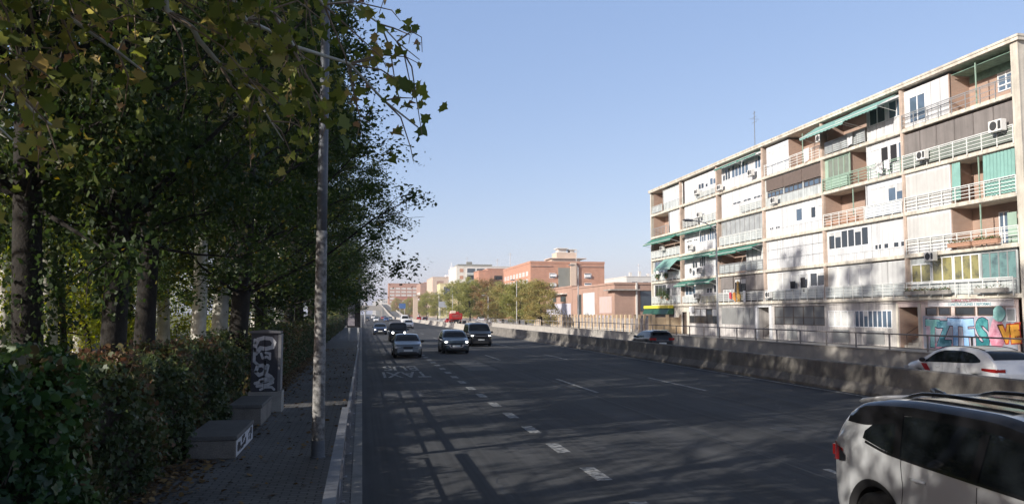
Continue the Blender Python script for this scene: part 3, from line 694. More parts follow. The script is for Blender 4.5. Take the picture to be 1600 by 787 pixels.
# painted shop front
sf = panel(U(1441), U(1587), gz + .05, gz + 2.15, mat('mural_ground', (.5, .46, .5), .85, var=.25, scale=1.2, col2=(.34, .42, .5)), d=.03, name='shop_front')
for xa, xb in ((1446, 1464), (1466, 1485), (1492, 1523), (1527, 1566)): window(U(xa), U(xb), gz + 2.2, gz + 2.72, 1, m_bframe, m_glass, d=0.0)
window(U(1572), U(1587), gz + 1.85, gz + 2.62, 1, W, m_glassg, d=.01)
sg = panel(U(1450), U(1585), gz + 2.75, gt - .02, mat('sign_board', (.68, .64, .64), .7, var=.08), d=.05, name='shop_sign')
def onwall(u, z, d): # text faces -X (towards the road); reads from far end to near end
    return Matrix.Translation((FX - d, YL - u, z)) @ Matrix(((0, 0, -1, 0), (-1, 0, 0, 0), (0, 1, 0, 0), (0, 0, 0, 1)))
m = MB(); uc = (U(1455) + U(1582)) / 2
text_mesh('SUMAR VAL DIVINO, S.L.', .27, m, onwall(uc, gz + 3.06 - .02, .056), .004, .006); m.build('sign_lettering', mat('sign_red', (.4, .12, .17), .6, var=0), blk)
m = MB(); text_mesh('CONSTRUCCIONES Y REFORMAS', .24, m, onwall(uc, gz + 2.8, .056), .004, .006); m.build('sign_lettering', mat('sign_teal', (.12, .28, .32), .6, var=0), blk)
# graffiti letters: fat overlapping shapes with a dark outline
def gm(name, a, b): return mat(name, a, .6, var=.1, scale=1.1, col2=b, thr=(.42, .58))
gf = [('T', 1455, 2.0, gm('spray_mint', (.25, .6, .55), (.45, .75, .72)), -.04), ('Z', 1473, 1.8, gm('spray_petrol', (.04, .2, .25), (.2, .42, .5)), .02), ('T', 1491, 2.1, gm('spray_sky', (.2, .42, .72), (.45, .65, .88)), -.03),
      ('F', 1512, 2.0, gm('spray_pale_blue', (.4, .62, .85), (.28, .5, .8)), .05), ('S', 1533, 2.15, gm('spray_dark_teal', (.02, .16, .18), (.1, .36, .36)), 0)]
mo = MB(); mh = MB()
for k, (ch, x, s, mt, rz) in enumerate(gf):
    dz = gz + .42 + (k % 2) * .06; RM = Matrix.Rotation(rz, 4, 'Z') @ Matrix.Diagonal((.98, 1.12, 1, 1)); dz -= .14
    text_mesh(ch, s, mh, onwall(U(x), dz, .033 + k * .0005) @ RM, .0002, .2)
    text_mesh(ch, s, mo, onwall(U(x), dz, .037 + k * .0005) @ RM, .0002, .16)
    m = MB(); text_mesh(ch, s, m, onwall(U(x), dz, .041 + k * .0005) @ RM, .0002, .11); m.build('graffiti_letter', mt, blk)
mo.build('graffiti_outline', mat('spray_navy', (.015, .02, .05), .6, var=0), blk)
mh.build('graffiti_halo', mat('spray_pink_halo', (.6, .36, .44), .7, var=.15, scale=2, col2=(.62, .56, .6)), blk)
def blob(x, z, ru, rz_, mt, d, seed, name='graffiti_blob', amp=.18):
    rr = random.Random(seed); n = 26; ph = [rr.uniform(0, 6.28) for _ in range(3)]
    poly = [((1 + amp * (math.sin(2 * a + ph[0]) + .6 * math.sin(3 * a + ph[1]) + .4 * math.sin(5 * a + ph[2])) / 2) * math.cos(a), (1 + amp * math.sin(2 * a + ph[1]) / 2) * math.sin(a)) for a in [6.283 * i / n for i in range(n)]]
    m = MB(); m.prism([(YL - U(x) + p[0] * ru, z + p[1] * rz_) for p in poly], 'x', FX - d - .002, FX - d); m.build(name, mt, blk)
blob(1556, gz + 1.12, .55, 1.0, gm('spray_rose', (.6, .22, .3), (.75, .42, .5)), .037, 3); blob(1562, gz + 2.3, .5, .42, gm('spray_aqua', (.25, .55, .5), (.4, .65, .62)), .11, 5)
blob(1475, gz + .25, 1.2, .22, MATS['spray_rose'], .036, 8); blob(1449, gz + 1.2, .2, .9, MATS['spray_pink_halo'], .036, 9)
for k, (ch, x) in enumerate((('W', 1577), ('E', 1585))):
    m = MB(); text_mesh(ch, 1.25, m, onwall(U(x), gz + .75, .038 + .003 * k) @ Matrix.Rotation(.1, 4, 'Z'), .001, .16); m.build('graffiti_outline', mat('spray_red', (.5, .06, .03), .6, var=0), blk)
    m = MB(); text_mesh(ch, 1.25, m, onwall(U(x), gz + .75, .041 + .003 * k) @ Matrix.Rotation(.1, 4, 'Z'), .001, .09); m.build('graffiti_letter', mat('spray_orange', (.85, .4, .05), .6, var=0), blk)
# corner shop: yellow canopy over a dark green sign
m = MB(); u0, u1 = U(1013.5), U(1053)
fb(m, u0, u1, .13, .75, gz + 2.95, gz + 3.3); PB(m, 'shop_canopy', mat('yellow_canopy', (.72, .62, .06), .6, var=.1))
m = MB(); m.prism([(FX - .14, gz + 2.93), (FX - .62, gz + 2.93), (FX - .95, gz + 2.25), (FX - .14, gz + 2.25)], 'y', YL - u1, YL - u0); sgn = PB(m, 'shop_sign', mat('green_sign', (.02, .08, .045), .5, var=.1))
m = MB(); sl = math.atan2(.33, .68)
text_mesh('ARIAS JOYERIA TINO', .36, m, Matrix.Translation((FX - .83, YL - (u0 + u1) / 2, gz + 2.46)) @ Matrix(((0, 0, -1, 0), (-1, 0, 0, 0), (0, 1, 0, 0), (0, 0, 0, 1))) @ Matrix.Rotation(-sl, 4, 'X'), .012, .006)
m.build('sign_lettering', m_frame, sgn)
m = MB(); fb(m, U(1081), U(1085), .07, .4, gz + 2.5, gz + 3.1); PB(m, 'box_sign', m_frame)
# downpipe and cable along the first slab
m = MB(); m.tube([(FX - .19, YL - t_, FL[1] - .32 - .06 * abs(math.sin(t_ * .9))) for t_ in np.linspace(4, LTOT - .5, 60)], .02, 5); PB(m, 'cable', m_bframe)

# air conditioners
ac(1448, 4, .12, 'boxy grey air conditioner at the left end of the taupe-blind balcony', d=.3); ac(1567, 4, .28, 'white air conditioner at the right end of the taupe-blind balcony', d=.3, s=1.15)
ac(1461, 1, .86, 'air conditioner above the yellow curtained window'); ac(1213, 4, .02, 'air conditioner under the brown blinds and blue glass strip')
ac(1267, 5, .62, 'air conditioner high in the brick top-floor recess', d=-.9); ac(1177, 5, .16, 'larger air conditioner under the top-floor green awning, right of its windows')
ac(1128, 5, .02, 'small air conditioner low beside the pillar, under the top-floor green awning'); ac(1092, 5, .18, 'air conditioner under the small dark top-floor windows')
ac(1096, 4, .28, 'air conditioner between two white railings on the blank white floor'); ac(1082, 3, .1, 'air conditioner under four tiny windows and a green awning')
ac(1096, 2, .15, 'air conditioner under a tall dark window beside another small one'); ac(1090, 1, .2, 'dark-stained air conditioner between frosted and yellowish railings', d=.1)
ac(1205, 1, .1, 'air conditioner beside the white portal, on the lowest balcony'); ac(1039, 3, .3, 'air conditioner under the farthest green awning of the block', d=.3)
# things on balconies
def cloth(x, f, w_, h_, z, mt, label, name='hanging_cloth', cat='laundry', d=.24, seed=1):
    u = U(x, f); zt = FL[f] + z; rr = random.Random(seed); m = MB(); m.smooth = True; ph = rr.uniform(0, 6)
    for o_ in (0, .012):
        m.quadgrid(lambda a, b: (FX - d - o_ - .03 * math.sin(a * 9 + ph) * b, YL - u - w_ * (a - .5) * (1 - .12 * b), zt - h_ * b * (1 - .12 * math.sin(a * 3.1 + ph))), 16, 8, flip=bool(o_))
    tag(m.build(name, mt), label, cat, 'cloths and laundry hung on the balconies')
cloth(1330, 5, .75, 1.0, 1.05, m_white, 'white towel over the railing in the dark top-floor balcony', seed=2)
cloth(1376, 4, .8, .8, 1.05, mat('patterned_cloth', (.75, .74, .72), .8, col2=(.2, .2, .2), thr=(.5, .54), scale=5), 'white and black patterned cloth on the green railing', seed=3); cloth(1388, 4, .6, .65, 1.05, m_white, 'plain white cloth on the green railing, right of the patterned one', seed=4)
cloth(1262, 5, .9, 1.0, 1.1, m_white, 'white cloth on the top-floor railing in front of brick recess', seed=5)
m_blackc = mat('black_cloth', (.015, .015, .018), .9, var=.2)
cloth(1239, 1, .9, .75, 1.6, m_blackc, 'black garment hung on the lowest balcony, left one of two', seed=6, d=.12); cloth(1255, 1, .7, 1.05, 1.85, m_blackc, 'longer black garment hung on the lowest balcony, right one of two', seed=7, d=.12)
cloth(1149, 1, .6, .8, .95, mat('orange_cloth', (.6, .25, .06), .8, var=.2), 'orange bundle hung on the railing in front of taupe blinds', seed=8)
cloth(1143, 1, .5, .6, .98, mat('red_cloth', (.45, .05, .08), .8, var=.2), 'red cloth on the railing in front of taupe blinds', seed=9); cloth(1165, 1, .55, 1.0, 1.05, m_white, 'white cloth at the right of the coloured bundle', seed=10)
# toy giraffe-like yellow figure: tall soft toy on the railing
m = MB(); m.smooth = True; y0 = YL - U(1157, 1); zr = FL[1] + .5
m.ball((FX - .3, y0, zr), (.2, .28, .3)); m.tube([(FX - .3, y0 + .1, zr + .15), (FX - .3, y0 + .16, zr + .9), (FX - .3, y0 + .14, zr + 1.25)], [.16, .11, .09], 10); m.ball((FX - .34, y0 + .06, zr + 1.36), (.12, .22, .13)); m.tube([(FX - .3, y0 + .2, zr + 1.4), (FX - .3, y0 + .24, zr + 1.6)], .03, 6)
for dy in (-.14, .14): m.tube([(FX - .3, y0 + dy, zr), (FX - .34, y0 + dy * 1.2, zr - .5)], [.09, .07], 8)
tag(m.build('soft_toy', mat('yellow_plush', (.65, .42, .14), .9, var=.15, scale=6)), 'tall yellow long-necked soft toy tied to the railing before taupe blinds', 'toy')
# satellite dish
m = MB(); m.smooth = True
c_ = (FX - .55, YL - U(1033, 2), FL[2] + 1.25); m.lathe([(.02, .06), (.25, .03), (.42, -.06), (.43, -.05), (.25, .045), (.02, .08)], c_, 'x', 24); m.tube([c_, (FX - .2, c_[1], c_[2] - .2)], .025, 6); m.tube([(c_[0], c_[1], c_[2] - .4), (c_[0] - .4, c_[1], c_[2] - .05)], .012, 5)
tag(m.build('satellite_dish', m_frame), 'round white satellite dish beside the steep teal awning', 'satellite dish')
m = MB(); m.smooth = True; c_ = (FX - .3, YL - U(1082, 2), FL[2] + .75); m.lathe([(.02, .04), (.2, .02), (.3, -.05), (.31, -.04), (.02, .06)], c_, 'x', 20); m.tube([c_, (FX - .02, c_[1], c_[2] - .1)], .02, 6)
tag(m.build('satellite_dish', mat('grey_dish', (.2, .2, .2), .6, var=0)), 'small dark satellite dish on the white wall between awning rows', 'satellite dish')
# flower boxes and pot plants
m_fol = leaf_mat('pot_leaves', [(0, (.04, .08, .02)), (.6, (.1, .16, .04)), (1, (.3, .12, .08))], .25)
def flowerbox(x0, x1, f, label, h=.25, plants=.5, mt=None, d=.34):
    u0, u1 = U(x0, f), U(x1, f); zb = FL[f]; e = empty('flower_box', (FX - d, YL - (u0 + u1) / 2, zb), label, 'flower box', 'flower boxes on the balconies')
    m = MB(); m.box(FX - d - .12, FX - d + .1, YL - u1, YL - u0, zb + .08, zb + .08 + h); m.box(FX - d - .135, FX - d + .115, YL - u1 - .012, YL - u0 + .012, zb + .08 + h - .05, zb + .085 + h); m.build('box', mt or m_terra, e)
    rg = np.random.default_rng(int(x0)); n = int(160 * plants * (u1 - u0))
    if n:
        C = np.c_[rg.uniform(-.13, .13, n), rg.uniform(-(u1 - u0) / 2, (u1 - u0) / 2, n), .08 + h + np.abs(rg.normal(0, .1, n))]
        V, Q = leaves_np(C, .1, DIAM, rg); o = bpy.data.objects.new('foliage', np_mesh('foliage', V, Q, rg.uniform(0, 1, n), m_fol)); COL.objects.link(o); o.parent = e
flowerbox(1487, 1522, 2, 'wider terracotta flower box with trailing plants, left on the brick balcony', plants=.4); flowerbox(1526, 1566, 2, 'terracotta flower box with a leafy fringe, right on the brick balcony', plants=1)
for a, b, l in ((1291, 1300, 'first'), (1302, 1312, 'second'), (1314, 1325, 'third'), (1327, 1338, 'fourth')): flowerbox(a, b, 3, l + ' from the left of four square terracotta planters in the dark recess', h=.42, plants=.15, d=.02)
flowerbox(1420, 1452, 1, 'long planter with small red flowers under yellow curtains, leftmost of the row', plants=.8, mt=m_conc, d=.42); flowerbox(1455, 1490, 1, 'second long planter of the row under yellow curtains', plants=.6, mt=m_conc, d=.42); flowerbox(1530, 1580, 1, 'long pale planter under the teal curtained windows', plants=.1, mt=m_conc, d=.42)
def bush(x, f, z, r, label, n=250, seed=1):
    rg = np.random.default_rng(seed); C = rg.normal(size=(n, 3)) * np.array([.35, .5, .5]) * r
    V, Q = leaves_np(C, .13, DIAM, rg); c_ = Vector((FX - .38, YL - U(x, f), FL[f] + z))
    e = empty('pot_plant', c_, label, 'plant'); o = bpy.data.objects.new('leaves', np_mesh('leaves', V, Q, rg.uniform(0, .7, n), m_fol)); COL.objects.link(o); o.parent = e; o.location = (0, 0, r * .4)
    m = MB(); m.lathe([(.1, -.25), (.14, -.02), (.15, 0)], (0, 0, 0), 'z', 12); m.build('pot', m_terra, e, local=True)
bush(1037, 1, .95, .75, 'leafy plant spilling over the farthest low balcony', seed=4, n=500); bush(1046, 1, .7, .4, 'small plant with reddish leaves next to the big spilling one', seed=5); bush(1030, 2, .45, .4, 'dark plant on the balcony beneath the white dish', seed=6); bush(1044, 2, .45, .35, 'little plant below the steep teal awning', seed=7)
# roof antenna
m = MB(); y_ = YL - U(1164, 5); m.tube([(FX + 1, y_, 18.2), (FX + 1, y_, 22.3)], .035, 6)
for k, z in enumerate((21.2, 21.7, 22.1)): m.tube([(FX + 1, y_ - .5 + .1 * k, z), (FX + 1, y_ + .5 - .1 * k, z)], .018, 4)
m.tube([(FX + .5, y_, 21.5), (FX + 1.5, y_, 21.5)], .018, 4)
tag(m.build('roof_antenna', m_steel), 'thin lattice aerial standing on the roof of the long block', 'antenna')
# ---------------------------------------------------------------- cars
m_tyre = mat('tyre_rubber', (.018, .018, .018), .85, var=0)
m_rim = mat('alloy_rim', (.35, .35, .36), .3, .8, var=0)
m_rimd = mat('dark_rim', (.05, .05, .055), .35, .6, var=0)
m_carglass = mat('car_glass', (.008, .01, .012), .03, var=0, spec=.8)
m_plastic = mat('black_plastic', (.02, .02, .021), .55, var=0)
m_gloss = mat('gloss_black', (.012, .012, .014), .12, var=0)
m_under = mat('underbody', (.01, .01, .01), .95, var=0)
m_plate = mat('number_plate', (.75, .75, .72), .4, var=0)
m_lamp_on = mat('headlamp_lit', (1, .97, .9), .3, var=0, emit=7)
m_lamp = mat('headlamp_clear', (.45, .47, .5), .12, var=0)
m_tail = mat('tail_lamp', (.3, .012, .012), .15, var=0)
m_chrome = mat('chrome', (.6, .6, .62), .15, .9, var=0)
def car_paint(name, c, metal=.25): return mat(name, c, .3, metal, var=0, coat=.8)

def interp(pts, s):
    """smooth (monotone cubic-ish) interpolation"""
    n = len(pts)
    if s <= pts[0][0]: return pts[0][1]
    if s >= pts[-1][0]: return pts[-1][1]
    for i in range(n - 1):
        if pts[i][0] <= s <= pts[i + 1][0]: break
    x0, y0 = pts[i]; x1, y1 = pts[i + 1]; h = x1 - x0; d = (y1 - y0) / h
    def slope(k):
        if k <= 0 or k >= n - 1:
            a, b = (0, 1) if k <= 0 else (n - 2, n - 1); return (pts[b][1] - pts[a][1]) / (pts[b][0] - pts[a][0])
        a = (pts[k][1] - pts[k - 1][1]) / (pts[k][0] - pts[k - 1][0]); b = (pts[k + 1][1] - pts[k][1]) / (pts[k + 1][0] - pts[k][0])
        if a * b <= 0: return 0
        return 2 * a * b / (a + b)
    m0, m1 = slope(i), slope(i + 1); t = (s - x0) / h
    return (2*t**3 - 3*t*t + 1) * y0 + (t**3 - 2*t*t + t) * h * m0 + (-2*t**3 + 3*t*t) * y1 + (t**3 - t*t) * h * m1

def cr(P, n):
    """Catmull-Rom through ring points"""
    out = []
    for i in range(len(P) - 1):
        p0 = P[max(i - 1, 0)]; p1 = P[i]; p2 = P[i + 1]; p3 = P[min(i + 2, len(P) - 1)]
        for k in range(n):
            t = k / n
            out.append(tuple(.5 * ((2 * b) + (-a + c) * t + (2*a - 5*b + 4*c - d) * t*t + (-a + 3*b - 3*c + d) * t**3) for a, b, c, d in zip(p0, p1, p2, p3)))
    out.append(P[-1]); return out

class Shape:
    """car body: s runs from the tail (0) to the nose (L); local x = s - L/2, y = left, z = up"""
    def __init__(s, L, top, belt, width, bot, wheels, wr, tumble=.3, sub=3):
        s.L, s.top, s.belt, s.width, s.bot, s.wheels, s.wr, s.tumble, s.sub = L, top, belt, width, bot, wheels, wr, tumble, sub
    def ring(q, s):
        w_, zt, zb, z0 = interp(q.width, s), interp(q.top, s), interp(q.belt, s), interp(q.bot, s)
        for c in q.wheels:
            R_ = q.wr + .055
            if abs(s - c) < R_: z0 = max(z0, q.wr + math.sqrt(max(0, R_ * R_ - (s - c) ** 2)))
        h = max(zb - z0, .02); g = max(zt - zb, .01); k = min(1, g / .3); ws = w_ * .985; tb = q.tumble * g
        P = [(.93 * w_, z0), (.975 * w_, z0 + .14 * h), (.998 * w_, z0 + .42 * h), (w_, z0 + .7 * h), (ws, zb), (ws - .5 * tb, zb + .42 * g), (ws - tb, zb + .82 * g),
             (ws - tb - .06 * k, zb + .92 * g), (ws - tb - .2 * k - .02, zb + .975 * g), ((ws - tb) * .45, zb + .995 * g), (0, zt)]
        return cr(P, q.sub)
    def side(q, s, z, off=.0, sgn=1):
        r = q.ring(s)
        z = max(z, r[0][1])
        for a, b in zip(r, r[1:]):
            if b[1] >= z: break
        t = 0 if b[1] == a[1] else (z - a[1]) / (b[1] - a[1]); t = max(0, min(1, t)); y = a[0] + (b[0] - a[0]) * t
        dz, dy = b[1] - a[1], b[0] - a[0]; l = math.hypot(dz, dy) or 1
        return (s - q.L / 2, sgn * (y + off * dz / l), z - off * dy / l)
    def body(q, m, step=.08):
        ss = list(np.arange(0, q.L + 1e-6, step))
        for c in q.wheels:
            R_ = q.wr + .055
            ss += [c + R_ * math.cos(a) for a in np.linspace(0, math.pi, 17)] + [c - R_ - .004, c + R_ + .004]
        ss = sorted(set(round(x, 4) for x in ss if 0 <= x <= q.L)); ss[-1] = q.L
        rings = [q.ring(s) for s in ss]; n = len(rings[0]); m.smooth = True
        vs = []
        for s, r in zip(ss, rings):
            vs += [(s - q.L / 2, y, z) for y, z in r] + [(s - q.L / 2, -y, z) for y, z in r[-2::-1]]
        k = 2 * n - 1; fs = []
        for i in range(len(ss) - 1):
            for j in range(k - 1): fs.append((i * k + j, i * k + j + 1, (i + 1) * k + j + 1, (i + 1) * k + j))
        m.add(vs, fs); m.smooth = False
        m.add([vs[j] for j in range(k)], [tuple(range(k))]); m.add([vs[(len(ss) - 1) * k + j] for j in range(k)], [tuple(range(k - 1, -1, -1))])
        return m
    def decal(q, m, quad, off=.005, nu=24, nv=4, sides=(1, -1)):
        """quad: function (u, v) -> (s, z)"""
        m.smooth = True
        for sg in sides: m.quadgrid(lambda u, v: q.side(*quad(u, v), off, sg), nu, nv, flip=sg > 0)
    def band(q, m, lo, hi, s0, s1, **k):
        q.decal(m, lambda u, v: (s0 + (s1 - s0) * u, interp(lo, s0 + (s1 - s0) * u) * (1 - v) + interp(hi, s0 + (s1 - s0) * u) * v), **k)
    def line(q, m, pts, wd=.008, **k):
        for a, b in zip(pts, pts[1:]):
            d = Vector((b[0] - a[0], b[1] - a[1])); n_ = Vector((-d.y, d.x)).normalized() * wd / 2
            q.decal(m, lambda u, v: (a[0] + d.x * u + n_.x * (2 * v - 1), a[1] + d.y * u + n_.y * (2 * v - 1)), nu=8, nv=1, off=k.get('off', .003))
    def upper(q, m, s0, s1, off=.006, f0=.9, ins=.06, nu=10, nv=12):
        """windscreen or rear window: top part of the rings between s0 and s1"""
        def P(u, v):
            s = s0 + (s1 - s0) * u; r = q.ring(s); i0 = int(len(r) * .62); y0 = r[i0 + 1][0] - ins
            y = y0 * (1 - 2 * v); ay = abs(y)
            for a, b in zip(r[i0:], r[i0 + 1:]):
                if b[0] <= ay: break
            t = (ay - a[0]) / (b[0] - a[0]) if a[0] != b[0] else 0
            zz = a[1] + (b[1] - a[1]) * max(0, min(1, t))
            slope = (interp(q.top, s + .01) - interp(q.top, s - .01)) / .02; l = math.hypot(slope, 1)
            return (s - q.L / 2 - off * slope / l, y, zz + off / l)
        m.smooth = True; m.quadgrid(P, nu, nv, flip=False)

def make_wheel(parent, x, y, r, wd, rim, sg, spokes=5, fine=True):
    e = MB(); e.smooth = True; n = 32 if fine else 16
    e.lathe([(r * .62, -wd / 2 + .01), (r * .9, -wd / 2), (r * .98, -wd / 2 + .03), (r, 0), (r * .98, wd / 2 - .03), (r * .9, wd / 2), (r * .62, wd / 2 - .01)], (x, y, r), 'y', n)
    t = e.build('wheel', m_tyre, parent, local=True)
    m = MB(); m.smooth = False; o = sg * (wd / 2 - .035)
    m.lathe([(r * .66, o - sg * .02), (r * .66, o + sg * .025), (r * .6, o + sg * .028), (r * .58, o)], (x, y, r), 'y', n)
    m.lathe([(r * .14, o), (r * .12, o + sg * .03)], (x, y, r), 'y', 12)
    for k in range(spokes):
        a = 6.283 * k / spokes + .3; ca, sa = math.cos(a), math.sin(a)
        def Q(rr, w_): return [(x + ca * rr - sa * w_, r + sa * rr + ca * w_), (x + ca * rr + sa * w_, r + sa * rr - ca * w_)]
        (a1, a2), (b1, b2) = Q(r * .1, r * .07), Q(r * .6, r * .1)
        m.prism([a1, a2, b2, b1], 'y', y + o, y + o + sg * .022)
    m.build('rim', rim, t, local=True)
    return t

def car(name, label, x, y, head, q, paint, kind='far', lit=True, cat='car', group='cars on the avenue', rim=None, fine=False, win=None, glass_s=None, extra=None, front=None, rear=None, trim=m_plastic, z=0):
    """head: +1 driving away (+Y), -1 towards us"""
    e = empty(name, (x, y, z), label, cat, group, rz=R(90) * head)
    b = MB(); q.body(b, .06 if fine else .14); b.build('body', paint, e, local=True)
    L = q.L; m = MB(); wy = max(p[1] for p in q.width)
    m.box(-L / 2 + .12, L / 2 - .12, -wy + .2, wy - .2, .2, .62); m.box(-L / 2 + .3, L / 2 - .3, -wy + .26, wy - .26, .15, .24)
    for c in q.wheels:
        for sg in (1, -1): m.box(c - L / 2 - q.wr - .05, c - L / 2 + q.wr + .05, sg * (wy - .28), sg * (wy - .3), .2, q.wr * 2 + .05)
    m.build('underbody', m_under, e, local=True)
    lo, hi, s0, s1 = win
    for sg in (1, -1): m = MB(); q.band(m, lo, hi, s0, s1, nu=60 if fine else 20, sides=(sg,)); m.build('side_window', m_carglass, e, local=True)
    m = MB(); q.upper(m, *glass_s[0]); m.build('windscreen', m_carglass, e, local=True)
    m = MB(); q.upper(m, *glass_s[1]); m.build('rear_window', m_carglass, e, local=True)
    for c in q.wheels:
        for sg in (1, -1): make_wheel(e, c - L / 2, sg * (wy - .115), q.wr, .22, rim or m_rim, sg, fine=fine)
    # mirrors
    if fine or kind == 'near':
        for sg in (1, -1):
            m = MB(); m.smooth = True; sm_ = glass_s[0][0] - .1; p = q.side(sm_, interp(q.belt, sm_) + .06, 0, sg)
            m.ball((p[0], p[1] + sg * .1, p[2] + .04), (.07, .12, .08)); m.tube([(p[0], p[1] - sg * .02, p[2] - .02), (p[0], p[1] + sg * .06, p[2])], .025, 6); m.build('mirror', trim, e, local=True)
    # front: lamps, grille, plate
    f = front; xn = L / 2
    for sg in (1, -1):
        m = MB(); m.smooth = False
        y0, y1, z0, z1, dx = f['lamp']; m.prism([(sg * y0, z0 + .02), (sg * y0, z1 - .02), (sg * (y0 + y1) / 2, z1), (sg * y1, z1 + .01), (sg * y1, z0 + .03), (sg * (y0 + y1) / 2, z0)], 'x', xn - dx - .25, xn - dx)
        m.build('headlight', m_lamp if not lit else m_lamp, e, local=True)
        if lit:
            m = MB(); m.smooth = True; m.ball((xn - dx + .005, sg * (y0 * .45 + y1 * .55), (z0 + z1) / 2), (.03, .085, .055), 12, 8); m.build('lit_bulb', m_lamp_on, e, local=True)
    m = MB(); y1, z0, z1, dx = f['grille']; m.prism([(-y1, z0 + .03), (-y1 + .05, z0), (y1 - .05, z0), (y1, z0 + .03), (y1 - .02, z1), (-y1 + .02, z1)], 'x', xn - dx - .1, xn - dx); m.build('grille', m_plastic, e, local=True)
    m = MB(); y1, z0, z1, dx = f['intake']; m.prism([(-y1, z0), (y1, z0), (y1 - .1, z1), (-y1 + .1, z1)], 'x', xn - dx - .1, xn - dx); m.build('intake', m_plastic, e, local=True)
    m = MB(); zc = f.get('plate', .5); m.box(xn, xn + .025, -.26, .26, zc - .055, zc + .055); m.build('number_plate', m_plate, e, local=True)
    if f.get('bar'): 
        y1, z0, z1, dx = f['bar']; m = MB(); m.box(xn - dx - .05, xn - dx, -y1, y1, z0, z1); m.build('chrome_bar', m_chrome, e, local=True)
    # rear lamps
    r_ = rear
    for sg in (1, -1):
        m = MB(); y0, y1, z0, z1, dx = r_['lamp']; m.prism([(sg * y0, z0), (sg * y0, z1), (sg * y1, z1 - .02), (sg * y1, z0 + .02)], 'x', -xn + dx, -xn + dx + .3); m.build('tail_light', m_tail, e, local=True)
    m = MB(); m.box(-xn - .012, -xn + .05, -.26, .26, r_['plate'] - .06, r_['plate'] + .06); m.build('number_plate', m_plate, e, local=True)
    if extra: extra(e, q)
    return e

# hatchback / crossover (towards us)
def hatch(L=4.2, H=1.53, W_=.885, wr=.33, nose=.0, sub=2):
    return Shape(L, [(0, .72), (.03, .95), (.12, 1.08), (.45, H - .1), (.75, H - .03), (1.5, H), (2.1, H - .02), (2.6, H - .15), (3.2, 1.05), (3.4, 1.0), (3.9, .9), (L - .06, .78), (L, .62)],
        [(0, .68), (.05, .9), (.15, 1.0), (1, 1.0), (2.4, .95), (3.2, .93), (3.9, .82), (L - .06, .7), (L, .55)],
        [(0, W_ * .8), (.1, W_ * .9), (.4, W_ * .97), (1.2, W_), (3.0, W_), (3.7, W_ * .96), (L - .15, W_ * .84), (L, W_ * .7)],
        [(0, .42), (.12, .28), (.6, .2), (3.6, .2), (L - .1, .24), (L, .34)], (.8, L - .86), wr, sub=sub)
H_WIN = ([(.3, 1.12), (.8, 1.02), (2.4, .98), (3.05, .96)], [(.3, 1.2), (.7, 1.38), (1.4, 1.42), (2.1, 1.4), (2.5, 1.3), (3.05, .98)], .35, 3.0)
H_GL = [(3.14, 2.28), (.62, .2)]
F_H = dict(lamp=(.46, .8, .62, .78, .07), grille=(.4, .5, .68, .0), intake=(.6, .26, .42, -.002), plate=.52)
R_H = dict(lamp=(.5, .84, .78, .98, .0), plate=.6)
m_silver = car_paint('silver_paint', (.2, .23, .26), .5); m_greyp = car_paint('blue_grey_paint', (.07, .095, .12), .4); m_blackp = car_paint('black_paint', (.01, .011, .013), .1)
m_whitep = car_paint('white_paint', (.72, .73, .74), .0); m_navy = car_paint('navy_paint', (.015, .025, .06), .2); m_redp = car_paint('red_paint', (.4, .02, .02), .1); m_bluep = car_paint('blue_paint', (.03, .1, .3), .2)

def seams(e, q, doors, handles, z0, lowtrim=None):
    m = MB()
    for pts in doors: q.line(m, pts)
    m.build('door_seams', m_gloss, e, local=True)
    for (s, z) in handles:
        for sg in (1, -1):
            p = q.side(s, z, .01, sg); m = MB(); m.smooth = True; m.tube([(p[0] - .1, p[1], p[2]), (p[0], p[1] + sg * .03, p[2] + .005), (p[0] + .1, p[1], p[2])], [.014, .017, .014], 8); m.build('door_handle', e.children[0].data.materials[0], e, local=True)

# ---- silver saloon, inner lane, towards us
def saloon(L=4.5, H=1.42, W_=.86, wr=.31, sub=2):
    return Shape(L, [(0, .72), (.04, .9), (.15, .98), (.75, 1.02), (1.0, 1.1), (1.5, H - .06), (2.1, H), (2.6, H - .02), (3.0, H - .16), (3.5, .98), (3.7, .93), (4.2, .84), (L - .05, .72), (L, .58)],
        [(0, .66), (.05, .84), (.2, .92), (1.2, .92), (2.6, .9), (3.5, .87), (4.2, .76), (L - .05, .64), (L, .52)],
        [(0, W_ * .8), (.12, W_ * .92), (.5, W_ * .98), (1.4, W_), (3.2, W_), (3.9, W_ * .96), (L - .15, W_ * .86), (L, W_ * .74)],
        [(0, .4), (.12, .28), (.6, .2), (3.9, .2), (L - .1, .24), (L, .32)], (.9, L - .85), wr, sub=sub)
S_WIN = ([(.95, .98), (1.3, .96), (3.4, .92)], [(.95, 1.02), (1.5, 1.26), (2.1, 1.32), (2.7, 1.3), (3.05, 1.18), (3.4, .94)], 1.0, 3.36)
S_GL = [(3.46, 2.72), (1.48, .88)]
F_S = dict(lamp=(.42, .78, .56, .7, .06), grille=(.3, .56, .68, .0), intake=(.6, .24, .38, -.004), plate=.46)
R_S = dict(lamp=(.5, .82, .68, .86, .0), plate=.55)
def ex_saloon(e, q): seams(e, q, [[(1.35, .95), (1.5, .3)], [(2.35, .93), (2.38, .25)], [(3.3, .9), (3.3, .3)]], [(1.65, .8), (2.65, .8)], .3)
car('saloon_car', 'silver-blue old saloon car with its lights off, nearest car in the bus lane', 2.75, 51.3, -1, saloon(), m_silver, 'near', False, win=S_WIN, glass_s=S_GL, front=F_S, rear=R_S, extra=ex_saloon)
